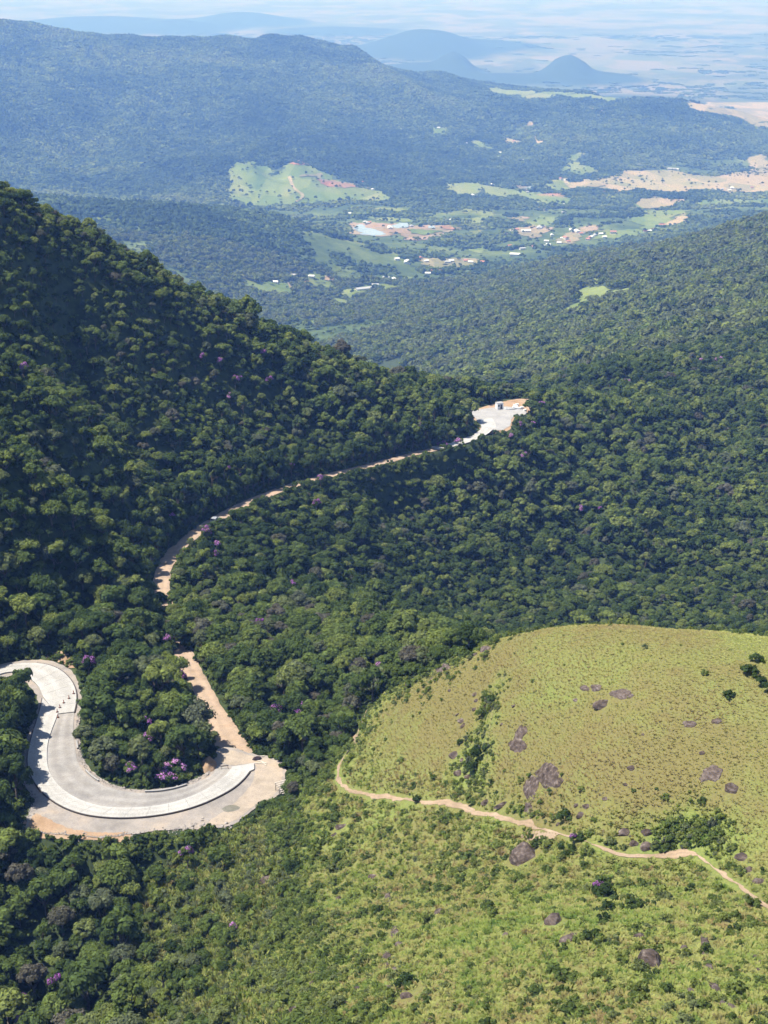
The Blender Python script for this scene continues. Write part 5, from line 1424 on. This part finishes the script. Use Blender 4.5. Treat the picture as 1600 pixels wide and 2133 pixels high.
# and a tall wood edge, added to shade the dirt road from uphill
i_ = np.arange(62, 215, 2); T_ = DIRT[i_ + 2, :2] - DIRT[i_ - 2, :2]; T_ /= np.linalg.norm(T_, axis=1)[:, None]
up = np.stack([-T_[:, 1], T_[:, 0]], -1)
E_ = DIRT[i_, :2] + up * rb.uniform(3.2, 5.0, len(i_))[:, None] + rb.normal(0, .4, (len(i_), 2))
E2 = DIRT[i_, :2] + up * rb.uniform(6.0, 8.5, len(i_))[:, None]
E_ = np.concatenate([E_, E2])
for k_, v_ in (('x', E_[:, 0]), ('y', E_[:, 1]), ('s', rb.uniform(2.0, 2.8, len(E_))), ('t', rb.uniform(.02, .5, len(E_)))): NT[k_] = np.concatenate([NT[k_], v_])
BANK0 = len(NT['x']) - len(bk) - len(E_)
TALL = len(bk) + len(E_)
# the 300 trees that show largest: objects of their own, the rest stay part of the forest
qx, qy, qd = project(NT['x'], NT['y'], H(NT['x'], NT['y']) + 1.6 * NT['s'])
inf = (qx > 6) & (qx < 1594) & (qy > 10) & (qy < 2126)
shown_ = np.where(inf, NT['s'] / qd, 0)
cand = np.argsort(-shown_)[:900]
vis = visible(NT['x'][cand], NT['y'][cand], H(NT['x'][cand], NT['y'][cand]), 5.0)
pick = cand[vis][:300]
ipx = np.stack([qx[pick], qy[pick]], -1)
def colour_word(t): return "dark green" if t < .26 else "deep green" if t < .42 else "mid green" if t < .58 else "light green" if t < .72 else "yellow green" if t < .85 else "grey green"
def size_word(s): return "small" if s < 2.0 else "medium" if s < 2.6 else "large" if s < 3.1 else "huge"
bedc = BEDS.mean(0)
LMK = [(343,1612,"the largest purple tree"), (272,1590,"the inner-edge purple tree"), (183,1374,"the bare bank"), (352,1327,"the gap's purple tree"), (497,1393,"the roadside slope's purple tree"),
       (570,1472,"the pale purple tree"), (46,2080,"the bottom corner's purple tree"), (388,1772,"the stone heap"), (490,1925,"the scrub's purple bush"), (590,1640,"the slatted rack"), (430,1595,"the orange mound"),
       (130,1445,"the cones"), (795,1385,"the dome shoulder"), (112,2035,"the grey flowering tree"), (110,1560,"the shaded straight"), (60,1715,"the bare soil"), (250,1725,"the gravel shoulder"), (304,1500,"the wood's small purple trees"), (440,1500,"the dirt road"), (930,1370,"the dome crest"),
       (100,1250,"the dark spur"), (220,1200,"the spur's end"), (330,1210,"the sunlit road bend"), (430,1104,"the parked car"), (660,1043,"the verge's purple tree"), (612,1212,"the dull purple tree"), (750,1250,"the near wood"), (850,1300,"the bowl's rim"), (180,1850,"the lower wood"), (330,1900,"the scrub's edge"), (70,1950,"the corner wood")]
lm = np.array([(a, b) for a, b, _ in LMK], float)
def zone_of(px, py, x, y):
    if px < 60 + max(0, (1500 - py)) * .3 and 1385 < py < 1720: return "outside the hairpin's left straight"
    if py > 1720: return "on the slope below the hairpin"
    if py > 1300 and px < 450 and x < np.interp(y, DIRT[::-1, 1] if DIRT[0, 1] > DIRT[-1, 1] else DIRT[:, 1], DIRT[::-1, 0] if DIRT[0, 1] > DIRT[-1, 1] else DIRT[:, 0]): return "inside the hairpin"
    if px > 380: return "between dirt road and grassy hill"
    return "on the slope above the hairpin"
GRP = {"outside the hairpin's left straight": "forest trees outside the left straight", "on the slope below the hairpin": "forest trees below the hairpin", "inside the hairpin": "forest trees inside the hairpin",
       "between dirt road and grassy hill": "forest trees between dirt road and hill", "on the slope above the hairpin": "forest trees above the hairpin"}
rp = np.random.default_rng(4)
for j, (px, py) in zip(pick, ipx):
    s_, x_, y_ = NT['s'][j], NT['x'][j], NT['y'][j]
    root = empty("tree", (x_, y_, float(H(x_, y_)) - .3 * s_), rp.uniform(0, 6.28)); root.scale = (s_, s_ * rp.uniform(.9, 1.1), s_ * (rp.uniform(1.35, 1.6) if j >= BANK0 else rp.uniform(.85, 1.25)))
    c, t = NEAR[rp.integers(0, len(NEAR))]
    o = obj("trunk", t, root); o = obj("crown", c, root); o["tint"] = float(NT['t'][j])
    zn = zone_of(px, py, x_, y_)
    dl = np.hypot(lm[:, 0] - px, lm[:, 1] - py); k = int(dl.argmin())
    v_ = lm[k] - np.array([px, py])
    where = ("under" if v_[1] < -12 and abs(v_[1]) > abs(v_[0]) else "above" if v_[1] > 12 and abs(v_[1]) > abs(v_[0]) else "left of" if v_[0] > 0 else "right of")
    how = "close " if dl[k] < 55 else "" if dl[k] < 120 else "well "
    lab = f"{size_word(s_)} {colour_word(NT['t'][j])} tree {how}{where} {LMK[k][2]}"
    tag(root, lab, "tree", GRP[zn])
NT['zf'] = np.ones(len(NT['x'])); NT['zf'][-TALL:] = 1.5
mask = np.ones(len(NT['x']), bool); mask[pick] = False
for k in list(NT): NT[k] = NT[k][mask]
# single bushes on the grass
SH = [(1256,1868,1.7,"dark bush behind the pink flowering bush below the trail"), (1262,1895,1.3,"dark bush below the pink flowering bush"), (1180,1775,1.4,"dark round bush right of the huge boulder, below the trail"), (1118,1758,1.0,"round green bush on top of the huge boulder"), (930,1366,1.6,"lone dark bush on the crest of the dome"),
      (612,1808,1.8,"dark bush above the tall upright rock"), (800,1437,1.0,"upright bush on the left shoulder of the dome"), (1208,1745,1.0,"dark bush beside the pink one at the trail"), (1260,1912,.9,"low dark bush, last of the row below the pink one"), (1025,1455,1.1,"green bush in the upper gully of the dome"), (1000,1570,1.6,"broad green bush in the middle of the gully"),
      (985,1600,1.3,"green bush at the foot of the gully"), (1178,1700,1.3,"dark bush above the trail near the brown rock face"), (870,1665,1.0,"green bush where the trail dips out of sight"), (1235,1955,1.2,"dark bush right of the long tilted rock"), (960,1545,.7,"grey green shrub beside the stone trail of the gully"),
      (1520,1448,1.0,"dark low bush on the right flank of the dome"), (1560,1400,1.5,"grey green thicket bush near the right crest"), (1590,1430,1.6,"grey green thicket bush at the right border of the dome"), (1575,1375,1.2,"low bush on the right crest of the dome"), (848,2050,1.3,"dark bush over the upright rock at the bottom of the slope"), (520,1975,1.6,"dark tall bush at the edge of the scrub"), (395,2040,1.9,"grey tall bush in the middle of the scrub")]
for i, (px, py, R, lab) in enumerate(SH):
    g = cast([px], [py + 4])[0]
    o = obj("bush", BUSH[i % 4]); o.location = g - np.array([0, 0, .15 * R]); o.scale = (R, R, R * 1.15); o.rotation_euler = (0, 0, i * 1.3); o["tint"] = float([.06, .12, .2, .1, .3][i % 5])
    tag(o, lab, "bush", "single bushes on the grass")
rc = np.random.default_rng(77)
def place(d, meshes, name, sink=.35, zs=(.85, 1.25)):
    x, y, s, t = d['x'], d['y'], d['s'], d['t']; n = len(x); r = np.random.default_rng(len(x))
    z = H(x, y) - sink * s
    rot = np.stack([r.normal(0, .07, n), r.normal(0, .07, n), r.uniform(0, 6.283, n)], -1)
    sc = np.stack([s * r.uniform(.85, 1.15, n), s * r.uniform(.85, 1.15, n), s * r.uniform(*zs, n) * d.get('zf', 1.0)], -1)
    return scatter(name, np.stack([x, y, z], -1), rot, sc, r.integers(0, len(meshes), n), t, meshes)
near_join = [join_np("near_tree", [c, t]) for c, t in NEAR]
place(NT, near_join, "forest")
place(MT, MIDT, "forest_slope", .45)
FT_m = FIELD_OK(FT["x"], FT["y"])
for k in list(FT): FT[k] = FT[k][FT_m]
gx2, gy2 = jitter_grid(-500, 420, 1500, 2950, 15, rc)
k2 = (gx2 < .13 * gy2) & (Hrel(gx2, gy2) < -470) & (rc.random(len(gx2)) < .5) & FIELD_OK(gx2, gy2)
gx2, gy2 = gx2[k2], gy2[k2]
for q_, v_ in (('x', gx2), ('y', gy2), ('s', rc.lognormal(math.log(2.9), .35, len(gx2))), ('t', rc.uniform(.2, .8, len(gx2)))): FT[q_] = np.concatenate([FT[q_], v_])
place(FT, FART, "valley_forest", .75)
# patches of distant wood: valley floor and mountain
x, y = jitter_grid(-3200, 3200, 2900, 8200, 29, rc)
ok = (np.abs(x) < .36 * y + 30); x, y = x[ok], y[ok]
zr = Hrel(x, y)
onm = (zr > -748) & (y > 4300)
wood = np.where(onm | (Hrel(x, y) > -585), 1.0, fbm(x, y * 1.6, 240, 4) * 2.4 + .24)
ok = (rc.random(len(x)) < wood) & (zr > -862)
if 'FIELD_OK' in globals(): ok &= FIELD_OK(x, y)
x, y = x[ok], y[ok]
# lone trees and hedges standing in and round the fields
hx, hy = jitter_grid(-1500, 2200, 2300, 5600, 26, rc)
k_ = (np.abs(hx) < .33 * hy) & (Hrel(hx, hy) < -560) & (rc.random(len(hx)) < np.clip(.24 + .9 * fbm(hx, hy, 160, 3), .04, .75))
hx, hy = hx[k_], hy[k_]; n = len(hx); hs = rc.lognormal(math.log(4.2), .3, n)
scatter("field_trees", np.stack([hx, hy, H(hx, hy) - .6 * hs], -1), np.stack([np.zeros(n), np.zeros(n), rc.uniform(0, 6.28, n)], -1), np.stack([hs, hs, hs * rc.uniform(.9, 1.5, n)], -1), rc.integers(0, 6, n), np.clip(rc.normal(.35, .2, n), 0, .8), FART)
e = 20.0
gx_ = (Hrel(x + e, y) - Hrel(x - e, y)) / (2 * e); gy_ = (Hrel(x, y + e) - Hrel(x, y - e)) / (2 * e)
n = len(x)
yaw = rc.uniform(0, 6.283, n)
# tilt each patch with the land: Euler from a rotation matrix built of the ground normal
Nz = np.stack([-gx_, -gy_, np.ones(n)], -1); Nz /= np.linalg.norm(Nz, axis=1)[:, None]
X0 = np.stack([np.cos(yaw), np.sin(yaw), np.zeros(n)], -1); X1 = X0 - (X0 * Nz).sum(1)[:, None] * Nz; X1 /= np.linalg.norm(X1, axis=1)[:, None]
Y1 = np.cross(Nz, X1)
ry = np.arcsin(np.clip(-X1[:, 2], -1, 1)); rx = np.arctan2(Y1[:, 2], Nz[:, 2]); rz_ = np.arctan2(X1[:, 1], X1[:, 0])
s = rc.uniform(.85, 1.25, n)
sc = np.stack([s, s, s * rc.uniform(.8, 1.5, n)], -1)
tt = np.clip(np.where(Hrel(x, y) < -640, .45, .33) + .35 * fbm(x, y, 240, 4) + .4 * fbm(x, y, 700, 3) + rc.normal(0, .1, n), 0, .8)
scatter("mountain_forest", np.stack([x, y, H(x, y)], -1), np.stack([rx, ry, rz_], -1), sc, rc.integers(0, 6, n), tt, CLUMP)
px_, py_ = jitter_grid(-5200, 5200, 8300, 17000, 105, rc)
wn_ = fbm(px_, py_, 900, 4) + .5 * fbm(px_ + 900, py_, 260, 3)
k_ = (np.abs(px_) < .31 * py_) & (Hrel(px_, py_) < -835) & (rc.random(len(px_)) < np.clip((wn_ - .12) * 3.2, .03, .95))
px_, py_ = px_[k_], py_[k_]; m_ = len(px_); ps = rc.uniform(1.5, 3.0, m_)
scatter("plain_woods", np.stack([px_, py_, H(px_, py_)], -1), np.stack([np.zeros(m_), np.zeros(m_), rc.uniform(0, 6.28, m_)], -1), np.stack([ps, ps * rc.uniform(.5, 1, m_), .9 * np.ones(m_)], -1), rc.integers(0, 6, m_), rc.uniform(.1, .5, m_), CLUMP)
print("TREES", len(NT['x']), len(MT['x']), len(FT['x']), n)
# ------------------------------------------------------------------ things at the hairpin
def bed_pt(px, py, off=0.0):
    q = hair(np.float64(px), np.float64(py)); return np.array([q[0], q[1], hplane(q[0], q[1]) + ZC + off])
M_ORANGE = flatm("faded_orange", (.30, .085, .035), .6); M_WHITE = flatm("white_paint", (.75, .75, .73), .55); M_BLACK = flatm("black_rubber", (.02, .02, .02), .7)
M_WOOD = flatm("weathered_wood", (.42, .38, .32), .9, .1); M_WOOD_D = flatm("dark_wood", (.09, .075, .06), .9, .1)
def lathe(prof, n=14):
    v = []; f = []
    for r, z in prof:
        for k in range(n): v.append((r * math.cos(2 * math.pi * k / n), r * math.sin(2 * math.pi * k / n), z))
    for i in range(len(prof) - 1):
        for k in range(n): f.append((i * n + k, i * n + (k + 1) % n, (i + 1) * n + (k + 1) % n, (i + 1) * n + k))
    f.append(tuple(range((len(prof) - 1) * n, len(prof) * n)))
    return v, f
v, f = lathe([(.17, .03), (.16, .06), (.115, .28), (.10, .36), (.06, .58), (.035, .72), (.02, .74)]); CONE_B = np_mesh("cone_body", v, f, [M_ORANGE], True)
v, f = lathe([(.122, .27), (.104, .365)]); CONE_S = np_mesh("stripe", v, f[:-1], [M_WHITE], True)
mb = MB(); mb.box((0, 0, .02), (.44, .44, .04)); CONE_F = mb.mesh("foot", [M_BLACK])
CONES = [(153.6,1446,"traffic cone nearest the outer edge of the finished concrete"), (144,1456,"second traffic cone in from the outer edge of the concrete"), (133,1465.5,"middle traffic cone of the row, third from the outer edge"), (125,1475,"fourth traffic cone in the row, from the outer edge"), (119.5,1484.5,"fifth traffic cone, at the joint where the gravel lane begins"), (121,1494,"faded orange traffic cone last in the row, on the gravel lane side")]
for px, py, lab in CONES:
    r_ = empty("traffic_cone", bed_pt(px, py, .145 if lab[0] != 'f' or 'fifth' in lab or 'fourth' in lab else -.04), px)
    r_.scale = (1.05, 1.05, 1.05)
    for n_, me in (("foot", CONE_F), ("cone_body", CONE_B), ("stripe", CONE_S)): obj(n_, me, r_)
    tag(r_, lab, "traffic cone", "traffic cones across the road")
# slatted wooden rack beside the turning place
a_ = bed_pt(592, 1652); c_ = bed_pt(585, 1655); g0 = cast([592], [1655])[0]
rk = empty("slatted_rack", (g0[0], g0[1], max(g0[2], a_[2]) - .1), math.radians(28)); tag(rk, "slatted wooden rack on posts at the edge of the turning place", "wooden rack")
for i in range(7):
    mb = MB(); mb.box((0, -1.65 + i * .55, 1.25 + .07 * i), (2.3, .17, .06)); obj("slat", mb.mesh("slat", [M_WOOD]), rk)
for sx in (-.95, .95):
    mb = MB(); mb.tube((sx, -1.85, 1.10), (sx, 1.85, 1.57), .05, .05, 6); obj("beam", mb.mesh("beam", [M_WOOD_D]), rk)
    for sy, zz in ((-1.6, 1.13), (0, 1.33), (1.6, 1.53)):
        mb = MB(); mb.tube((sx, sy, -1.2), (sx, sy, zz), .07, .06, 7); obj("post", mb.mesh("post", [M_WOOD_D]), rk)
# trestle, planks and tarpaulin at the end of the concrete
tr = empty("trestle", bed_pt(468, 1600, -.12), .2); tag(tr, "low wooden trestle across the end of the gravel lane", "barrier")
mb = MB(); mb.box((0, 0, .62), (1.5, .09, .16)); obj("bar", mb.mesh("bar", [M_WOOD_D]), tr)
for sx in (-.65, .65):
    mb = MB(); mb.tube((sx, -.3, 0), (sx, 0, .66), .035, .035, 5); mb.tube((sx, .3, 0), (sx, 0, .66), .035, .035, 5); obj("leg", mb.mesh("leg", [M_WOOD_D]), tr)
for i, (px, py, rz, L, lab) in enumerate([(545,1586,-.5,2.4,"longer pale plank lying by the end of the concrete"), (538,1589,-.1,1.7,"short pale plank next to the concrete apron"), (549,1589,-.9,1.9,"pale plank lying skew, furthest from the concrete apron"), (541,1575,.25,1.8,"pale plank leaning on the dark tarpaulin heap")]):
    mb = MB(); mb.box((0, 0, .05), (L, .2, .06)); o = obj("plank", mb.mesh("plank", [M_WOOD])); o.location = bed_pt(px, py, -.1); o.rotation_euler = (0, .03, rz); tag(o, lab, "plank", "planks at the end of the concrete")
r = np.random.default_rng(12); v = ICO2[0] * np.array([.95, .55, .5]); v[:, 2] = np.maximum(v[:, 2], -.1) * (1 + .4 * r.normal(size=len(v)) * .5); v[:, :2] *= (1 + .12 * r.normal(size=(len(v), 1)))
o = obj("tarpaulin_heap", np_mesh("tarpaulin_heap", v, ICO2[1], [flatm("dark_tarpaulin", (.045, .03, .035), .5, .3)])); o.location = bed_pt(535, 1580, -.05); o.rotation_euler = (0, 0, .5)
tag(o, "dark crumpled tarpaulin heap at the end of the concrete", "tarpaulin")
# orange mound beside the gravel lane
g = bed_pt(434, 1593, -.3); gx, gy = np.meshgrid(np.linspace(-1, 1, 26), np.linspace(-1, 1, 26)); e = np.clip(1 - gx ** 2 - gy ** 2, 0, 1)
zz = 1.5 * e ** .8 * (1 + .5 * fbm(gx, gy, .5, 4)); idx = np.arange(676).reshape(26, 26); q = np.stack([idx[:-1, :-1], idx[:-1, 1:], idx[1:, 1:], idx[1:, :-1]], -1).reshape(-1, 4); q = q[(e.ravel()[q] > 0).any(1)]
o = obj("soil_mound", np_mesh("soil_mound", np.stack([gx * 1.6 + .15 * fbm(gx, gy, .3), gy * 2.4, zz], -1).reshape(-1, 3), q, [M_SOIL], True), loc=g); tag(o, "orange soil mound between the hairpin wood and the road", "soil mound", kind='structure')
# stones tipped below the gravel shoulder
STN = []
for k in range(5):
    r = np.random.default_rng(60 + k); v = ICO2[0] * np.array([1, .75, .6])
    for _ in range(9):
        d = r.normal(size=3); d /= np.linalg.norm(d); c = r.uniform(.4, .75); t = v @ d - c; v = v - np.outer(np.maximum(t, 0), d)
    STN.append(np_mesh("stone", v, ICO2[1], [M_STONE]))
r = np.random.default_rng(61)
for k in range(36):
    px = r.uniform(383, 482); py = 1723 + (px - 383) * -.02 + r.normal(0, 6)
    g = cast([px], [py])[0]; o = obj("stone", STN[k % 5]); sz = r.uniform(.25, .62); o.location = g + np.array([0, 0, .1 * sz]); o.scale = (sz, sz, sz); o.rotation_euler = tuple(r.uniform(0, 6.28, 3))
    part_ = "left" if px < 416 else "middle" if px < 450 else "right"
    tag(o, f"{'large' if sz > .48 else 'medium' if sz > .36 else 'small'} broken stone in the {part_} of the heap below the shoulder", "stone", "stones tipped below the gravel shoulder")
# rubble along the verges: too small to tell apart
pts = []; r = np.random.default_rng(62)
for P, w, n_ in ((offs(GI, .9), .55, 900), (BEDS[150:225], .9, 900)):
    P = resample(P, 400); i = r.integers(0, 400, n_); pts.append(P[i] + r.normal(0, w * .5, (n_, 2)))
P = np.concatenate(pts); n = len(P); sz = r.lognormal(math.log(.11), .5, n)
zz = np.maximum(H(P[:, 0], P[:, 1]), np.where(poly_sd(P[:, 0], P[:, 1], BEDS) < 0, hplane(P[:, 0], P[:, 1]) + ZC - .16, -9e9))
scatter("rubble", np.stack([P[:, 0], P[:, 1], zz], -1), r.uniform(0, 6.28, (n, 3)), np.stack([sz] * 3, -1), r.integers(0, 5, n), np.zeros(n), STN)
# damp patch on the turning place
M_DAMP = gravel_mat("damp_gravel", (.12, .115, .09), (.17, .16, .125), (.2, .18, .15))
tag(sheet("damp_patch", smooth_line(on_bed(z5([(1135,945),(1165,925),(1210,925),(1238,940),(1200,958),(1155,962),(1135,945)])), 40)[:-1], lambda x, y: zb(x, y) - .10, M_DAMP), kind='structure')
# parked car on the shaded road
M_CARP = flatm("shade_darkened_silver", (.24, .25, .26), .35, .4); M_GLASS = flatm("dark_glass", (.02, .025, .03), .1, .6)  # silver darkened: the road's shade is put into the car paint
i_ = int(np.argmin(np.abs(DIRT[:, 1] - 399))); cp = DIRT[i_]; cd = DIRT[i_ + 3] - DIRT[i_ - 3]
car = empty("parked_car", (cp[0] + .9, cp[1], cp[2] + ZC), math.atan2(cd[1], cd[0])); tag(car, "silver car, darkened for shade, standing on the shaded dirt road by purple trees", "car")
def prism(pr, w, m):
    k = len(pr); v = [(x, -w / 2, z) for x, z in pr] + [(x, w / 2, z) for x, z in pr]
    return np_mesh("p", v, [list(range(k)), list(range(2 * k - 1, k - 1, -1))] + [[i, i + k, (i + 1) % k + k, (i + 1) % k] for i in range(k)], [m])
obj("body", prism([(-2.1,.35),(-2.1,.85),(-1.9,.98),(.9,.95),(1.9,.82),(2.1,.6),(2.1,.35)], 1.75, M_CARP), car)
obj("roof", prism([(-1.75,.97),(-1.45,1.48),(-.2,1.52),(.35,1.45),(1.05,.95)], 1.5, M_CARP), car)
obj("windscreen", prism([(.40,1.40),(.45,1.42),(1.06,1.0),(1.0,.98)], 1.4, M_GLASS), car); obj("rear_window", prism([(-1.78,1.0),(-1.5,1.44),(-1.46,1.44),(-1.7,.98)], 1.4, M_GLASS), car)
for s in (-1, 1):
    mb = MB(); mb.box((-.35, s * .752, 1.22), (1.5, .02, .34)); obj("side_window", mb.mesh("side_window", [M_GLASS]), car)
    for xx in (-1.3, 1.3):
        mb = MB(); mb.tube((xx, s * .68, .33), (xx, s * .9, .33), .33, .33, 14); w = obj("wheel", mb.mesh("wheel", [M_BLACK]), car)
        mb = MB(); mb.tube((xx, s * .89, .33), (xx, s * .91, .33), .19, .19, 10); obj("rim", mb.mesh("rim", [M_CONC_D]), w)
    mb = MB(); mb.box((2.07, s * .65, .7), (.1, .32, .14)); obj("headlight", mb.mesh("headlight", [M_WHITE]), car)
# ------------------------------------------------------------------ the lookout pad
def pad_pt(px, py): q = flat([(px, py)], PADZ)[0]; return np.array([q[0], q[1], PADZ + ZC])
cab = empty("site_cabin", pad_pt(1040, 851), .35); tag(cab, "small white site cabin at the back edge of the lookout pad", "cabin"); cab.scale = (1.1, 1.1, 1.1)
mb = MB(); mb.box((0, 0, 1.25), (2.6, 2.2, 2.4)); obj("wall", mb.mesh("wall", [M_WHITE]), cab)
mb = MB(); mb.box((0, 0, 2.52), (2.8, 2.4, .12)); obj("roof", mb.mesh("roof", [M_CONC_D]), cab)
mb = MB(); mb.box((.4, -1.11, 1.1), (.8, .04, 1.9)); obj("door", mb.mesh("door", [M_DARK]), cab)
mb = MB(); mb.box((-.7, -1.11, 1.5), (.8, .04, .7)); obj("window", mb.mesh("window", [M_GLASS]), cab)
lw = empty("ring_wall", pad_pt(1060, 849), 0); tag(lw, "low white curved wall around the orange soil by the lookout pad", "wall")
for k in range(9):
    t0, t1 = math.radians(200 + k * 24), math.radians(200 + k * 24 + 22); r0, r1 = 3.3, 3.6; v = []
    for t in (t0, t1):
        for rr in (r0, r1):
            for zz in (0, .75): v.append((rr * math.cos(t) * 1.1, rr * math.sin(t), zz))
    obj("wall_panel", np_mesh("wall_panel", v, [[0,4,5,1],[2,3,7,6],[1,5,7,3],[0,1,3,2],[4,6,7,5],[0,2,6,4]], [M_WHITE]), lw)
for i, (px, py, rz, L) in enumerate([(1072,850,.1,1.8), (1080,852,-.2,1.6), (1087,851,.3,1.4), (1077,845,.0,1.5), (1094,856,.5,1.3), (1003,878,.9,1.2)]):
    mb = MB(); mb.box((0, 0, .4), (L, .8, .8)); mb.box((0, 0, .83), (L * .6, .5, .1)); o = obj("concrete_block", mb.mesh("concrete_block", [M_WHITE])); o.location = pad_pt(px, py); o.rotation_euler = (0, 0, rz)
    tag(o, ["white concrete block next to the ring wall on the pad", "white concrete block second from the ring wall", "white concrete block third from the ring wall", "white concrete block behind the row, on orange soil", "white concrete block at the end of the row near the pad corner", "white concrete block alone at the front corner of the pad"][i], "block", "white blocks at the lookout pad")
# plumes of tall grass at the edge of wood and hill
M_PLUME = flatm("pale_plume", (.52, .48, .38), .9, .1)
def plume_mesh(sd):
    r = np.random.default_rng(sd); V, F, S = [], [], []; nb = 0
    a = MB()
    for k in range(7):
        t = r.uniform(0, 6.28); tip = Vector((math.cos(t) * .45, math.sin(t) * .45, 2.1 * r.uniform(.75, 1.1))); m_ = tip * .72
        a.tube((0, 0, 0), tuple(m_), .015, .012, 3); a.tube(tuple(m_), tuple(m_ * .5 + tip * .5), .03, .09, 4); a.tube(tuple(m_ * .5 + tip * .5), tuple(tip), .09, .01, 4)
    return a.mesh("plumes", [M_PLUME])
PLU = [plume_mesh(1), plume_mesh(2)]
for i, (px, py) in enumerate([(738,1440),(746,1434),(752,1442),(762,1425),(770,1420),(784,1412),(733,1455),(666,1560),(708,1500)]):
    g = cast([px], [py])[0]; rt_ = empty("plume_grass", g, i * 1.1); obj("plumes", PLU[i % 2], rt_); o = obj("tuft", TUFTS[3], rt_); o.scale = (1.6, 1.6, 1.8); o["tint"] = .5
    tag(rt_, "tall grass clump with pale plumes " + ["at the wood's edge, first of the upper group", "at the wood's edge, second of the upper group", "at the wood's edge, third of the upper group", "higher on the dome shoulder, by the path", "on the dome shoulder beside the dull purple tree", "topmost on the dome shoulder", "lowest of the upper group at the wood's edge", "near the turning place, under dark trees", "half way between turning place and dome shoulder"][i], "grass clump", "plume grass along the wood's edge")
# ------------------------------------------------------------------ houses of the valley
M_RF = [flatm("white_roof", (.62, .62, .60), .6), flatm("grey_roof", (.30, .30, .30), .7), flatm("tile_roof", (.32, .14, .09), .8)]
M_WALLS = flatm("cream_wall", (.60, .57, .50), .8)
def house_mesh(w, l, h, rh, rf):
    mb = MB(); mb.box((0, 0, h / 2 - .5), (l, w, h + 1), 0)
    e = .5
    v = [(-l/2-e,-w/2-e,h),(l/2+e,-w/2-e,h),(l/2+e,w/2+e,h),(-l/2-e,w/2+e,h),(-l/2-e,0,h+rh),(l/2+e,0,h+rh)]
    mb.add(v, [(0,1,5,4),(2,3,4,5),(1,2,5),(3,0,4),(0,3,2,1)], 1)
    for s in (-1, 1):
        for xx in (-l * .28, l * .02, l * .3): mb.box((xx, s * (w / 2 + .02), h * .5), (1.1, .06, 1.2 if xx > 0 else 1.1), 2)
    return mb.mesh("house", [M_WALLS, M_RF[rf], M_GLASS])
HM = [house_mesh(*a) for a in ((7,10,3,1.8,0),(8,12,3.2,1.6,1),(7,9,3,2,2),(11,22,4,2.2,0),(9,14,5.5,2,2),(12,30,4,2,1))]
RW = ["white", "grey", "tile", "white", "tile", "grey"]
HS = [("on the clearing before the dark hump", A3, [(463,775,0),(530,757,0),(607,730,2),(665,743,0),(565,737,1),(635,777,2),(405,842,1),(320,887,2),(510,892,1)]),
      ("in the upper hamlet past the clearing", A3, [(1138,645,0),(1195,664,3),(1300,657,0),(1325,712,2),(1440,655,0),(1520,655,2),(1550,663,0),(1420,662,1),(1310,726,0),(1380,712,2),(1270,640,2)]),
      ("among trees below the upper hamlet", A3, [(1078,750,1),(1122,757,0),(953,814,5),(1018,790,1)]),
      ("beside the fish ponds", A3, [(880,392,0),(970,445,5),(1100,472,3),(1220,462,1),(1378,432,0),(1408,429,0),(1440,429,0),(985,441,2)]),
      ("at the edge of the green pasture", A3, [(1005,257,0),(950,217,2),(1468,291,0),(1555,293,3)]),
      ("in the main village by the pale yards", A4, [(205,480,2),(255,491,3),(140,511,2),(475,532,4),(490,548,2),(505,482,0),(540,492,3),(610,526,2),(625,521,0),(690,522,0),(740,500,4),(655,461,0),(720,438,0),(560,503,2),(520,492,0),(180,491,0),(330,471,5),(345,463,1),(465,386,1),(460,530,0),(600,535,2),(640,512,1),(670,505,0)]),
      ("in the near row below the village", A4, [(195,622,3),(235,587,1),(300,577,2),(345,573,0),(380,566,0),(400,512,0),(440,555,0),(165,572,2),(15,662,2),(370,546,0)]),
      ("near the green field with the bare strip", A4, [(940,489,0),(920,492,2),(990,491,0),(1010,461,4),(960,480,2)]),
      ("by the tan fields under the mountain", A4, [(450,200,4),(465,207,0),(65,232,3),(265,272,1),(470,342,0),(330,362,2),(365,372,1),(695,272,2),(715,255,0),(885,121,0),(1065,143,5),(1100,145,0),(1310,261,0),(1345,256,1),(1385,263,0),(1400,251,3),(1510,246,2),(240,95,0),(100,77,0),(895,125,0)]),
      ("high on the mountain's side", A2, [(228,535,0),(345,600,0),(475,640,3),(580,670,0),(540,592,2),(1064,690,0),(1190,705,0)])]
r = np.random.default_rng(91)
HOUSES = []
for where, A_, L_ in HS:
    px = np.array(zc(*A_, [(a, b) for a, b, _ in L_])); G_ = cast(px[:, 0], px[:, 1])
    for (a, b, k), g in zip(L_, G_):
        if np.isnan(g[0]): continue
        o = obj("house", HM[k]); o.location = g + np.array([0, 0, .8]); o.rotation_euler = (0, 0, r.uniform(-.5, .5) + (1.57 if r.random() < .3 else 0)); o.scale = (1.1, 1.1, 1.1)
        kind_ = {0: "small white-roofed house", 1: "grey-roofed house", 2: "tile-roofed house", 3: "large white-roofed shed", 4: "two-storey tile-roofed house", 5: "long grey-roofed shed"}[k]
        tag(o, f"{kind_} {where}", "house", "houses " + where)
        HOUSES.append((g[0], g[1]))
# ------------------------------------------------------------------ labels that several things still share: told apart by their order across the view
ORD = ["leftmost", "second from left", "third from left", "fourth from left", "fifth from left", "sixth from left", "seventh from left", "eighth from left", "ninth from left", "tenth from left"]
by = {}
for o in COL.objects:
    if o.parent is None and o.get("category") and o.get("label"): by.setdefault((o["label"]), []).append(o)
for lab, os_ in by.items():
    if len(os_) < 2: continue
    os_.sort(key=lambda o: float(project(o.location.x, o.location.y, o.location.z)[0]))
    for i, o in enumerate(os_):
        pre = "rightmost" if i == len(os_) - 1 else ORD[i] if i < len(ORD) else None
        if pre: o["label"] = f"{pre} {lab}"
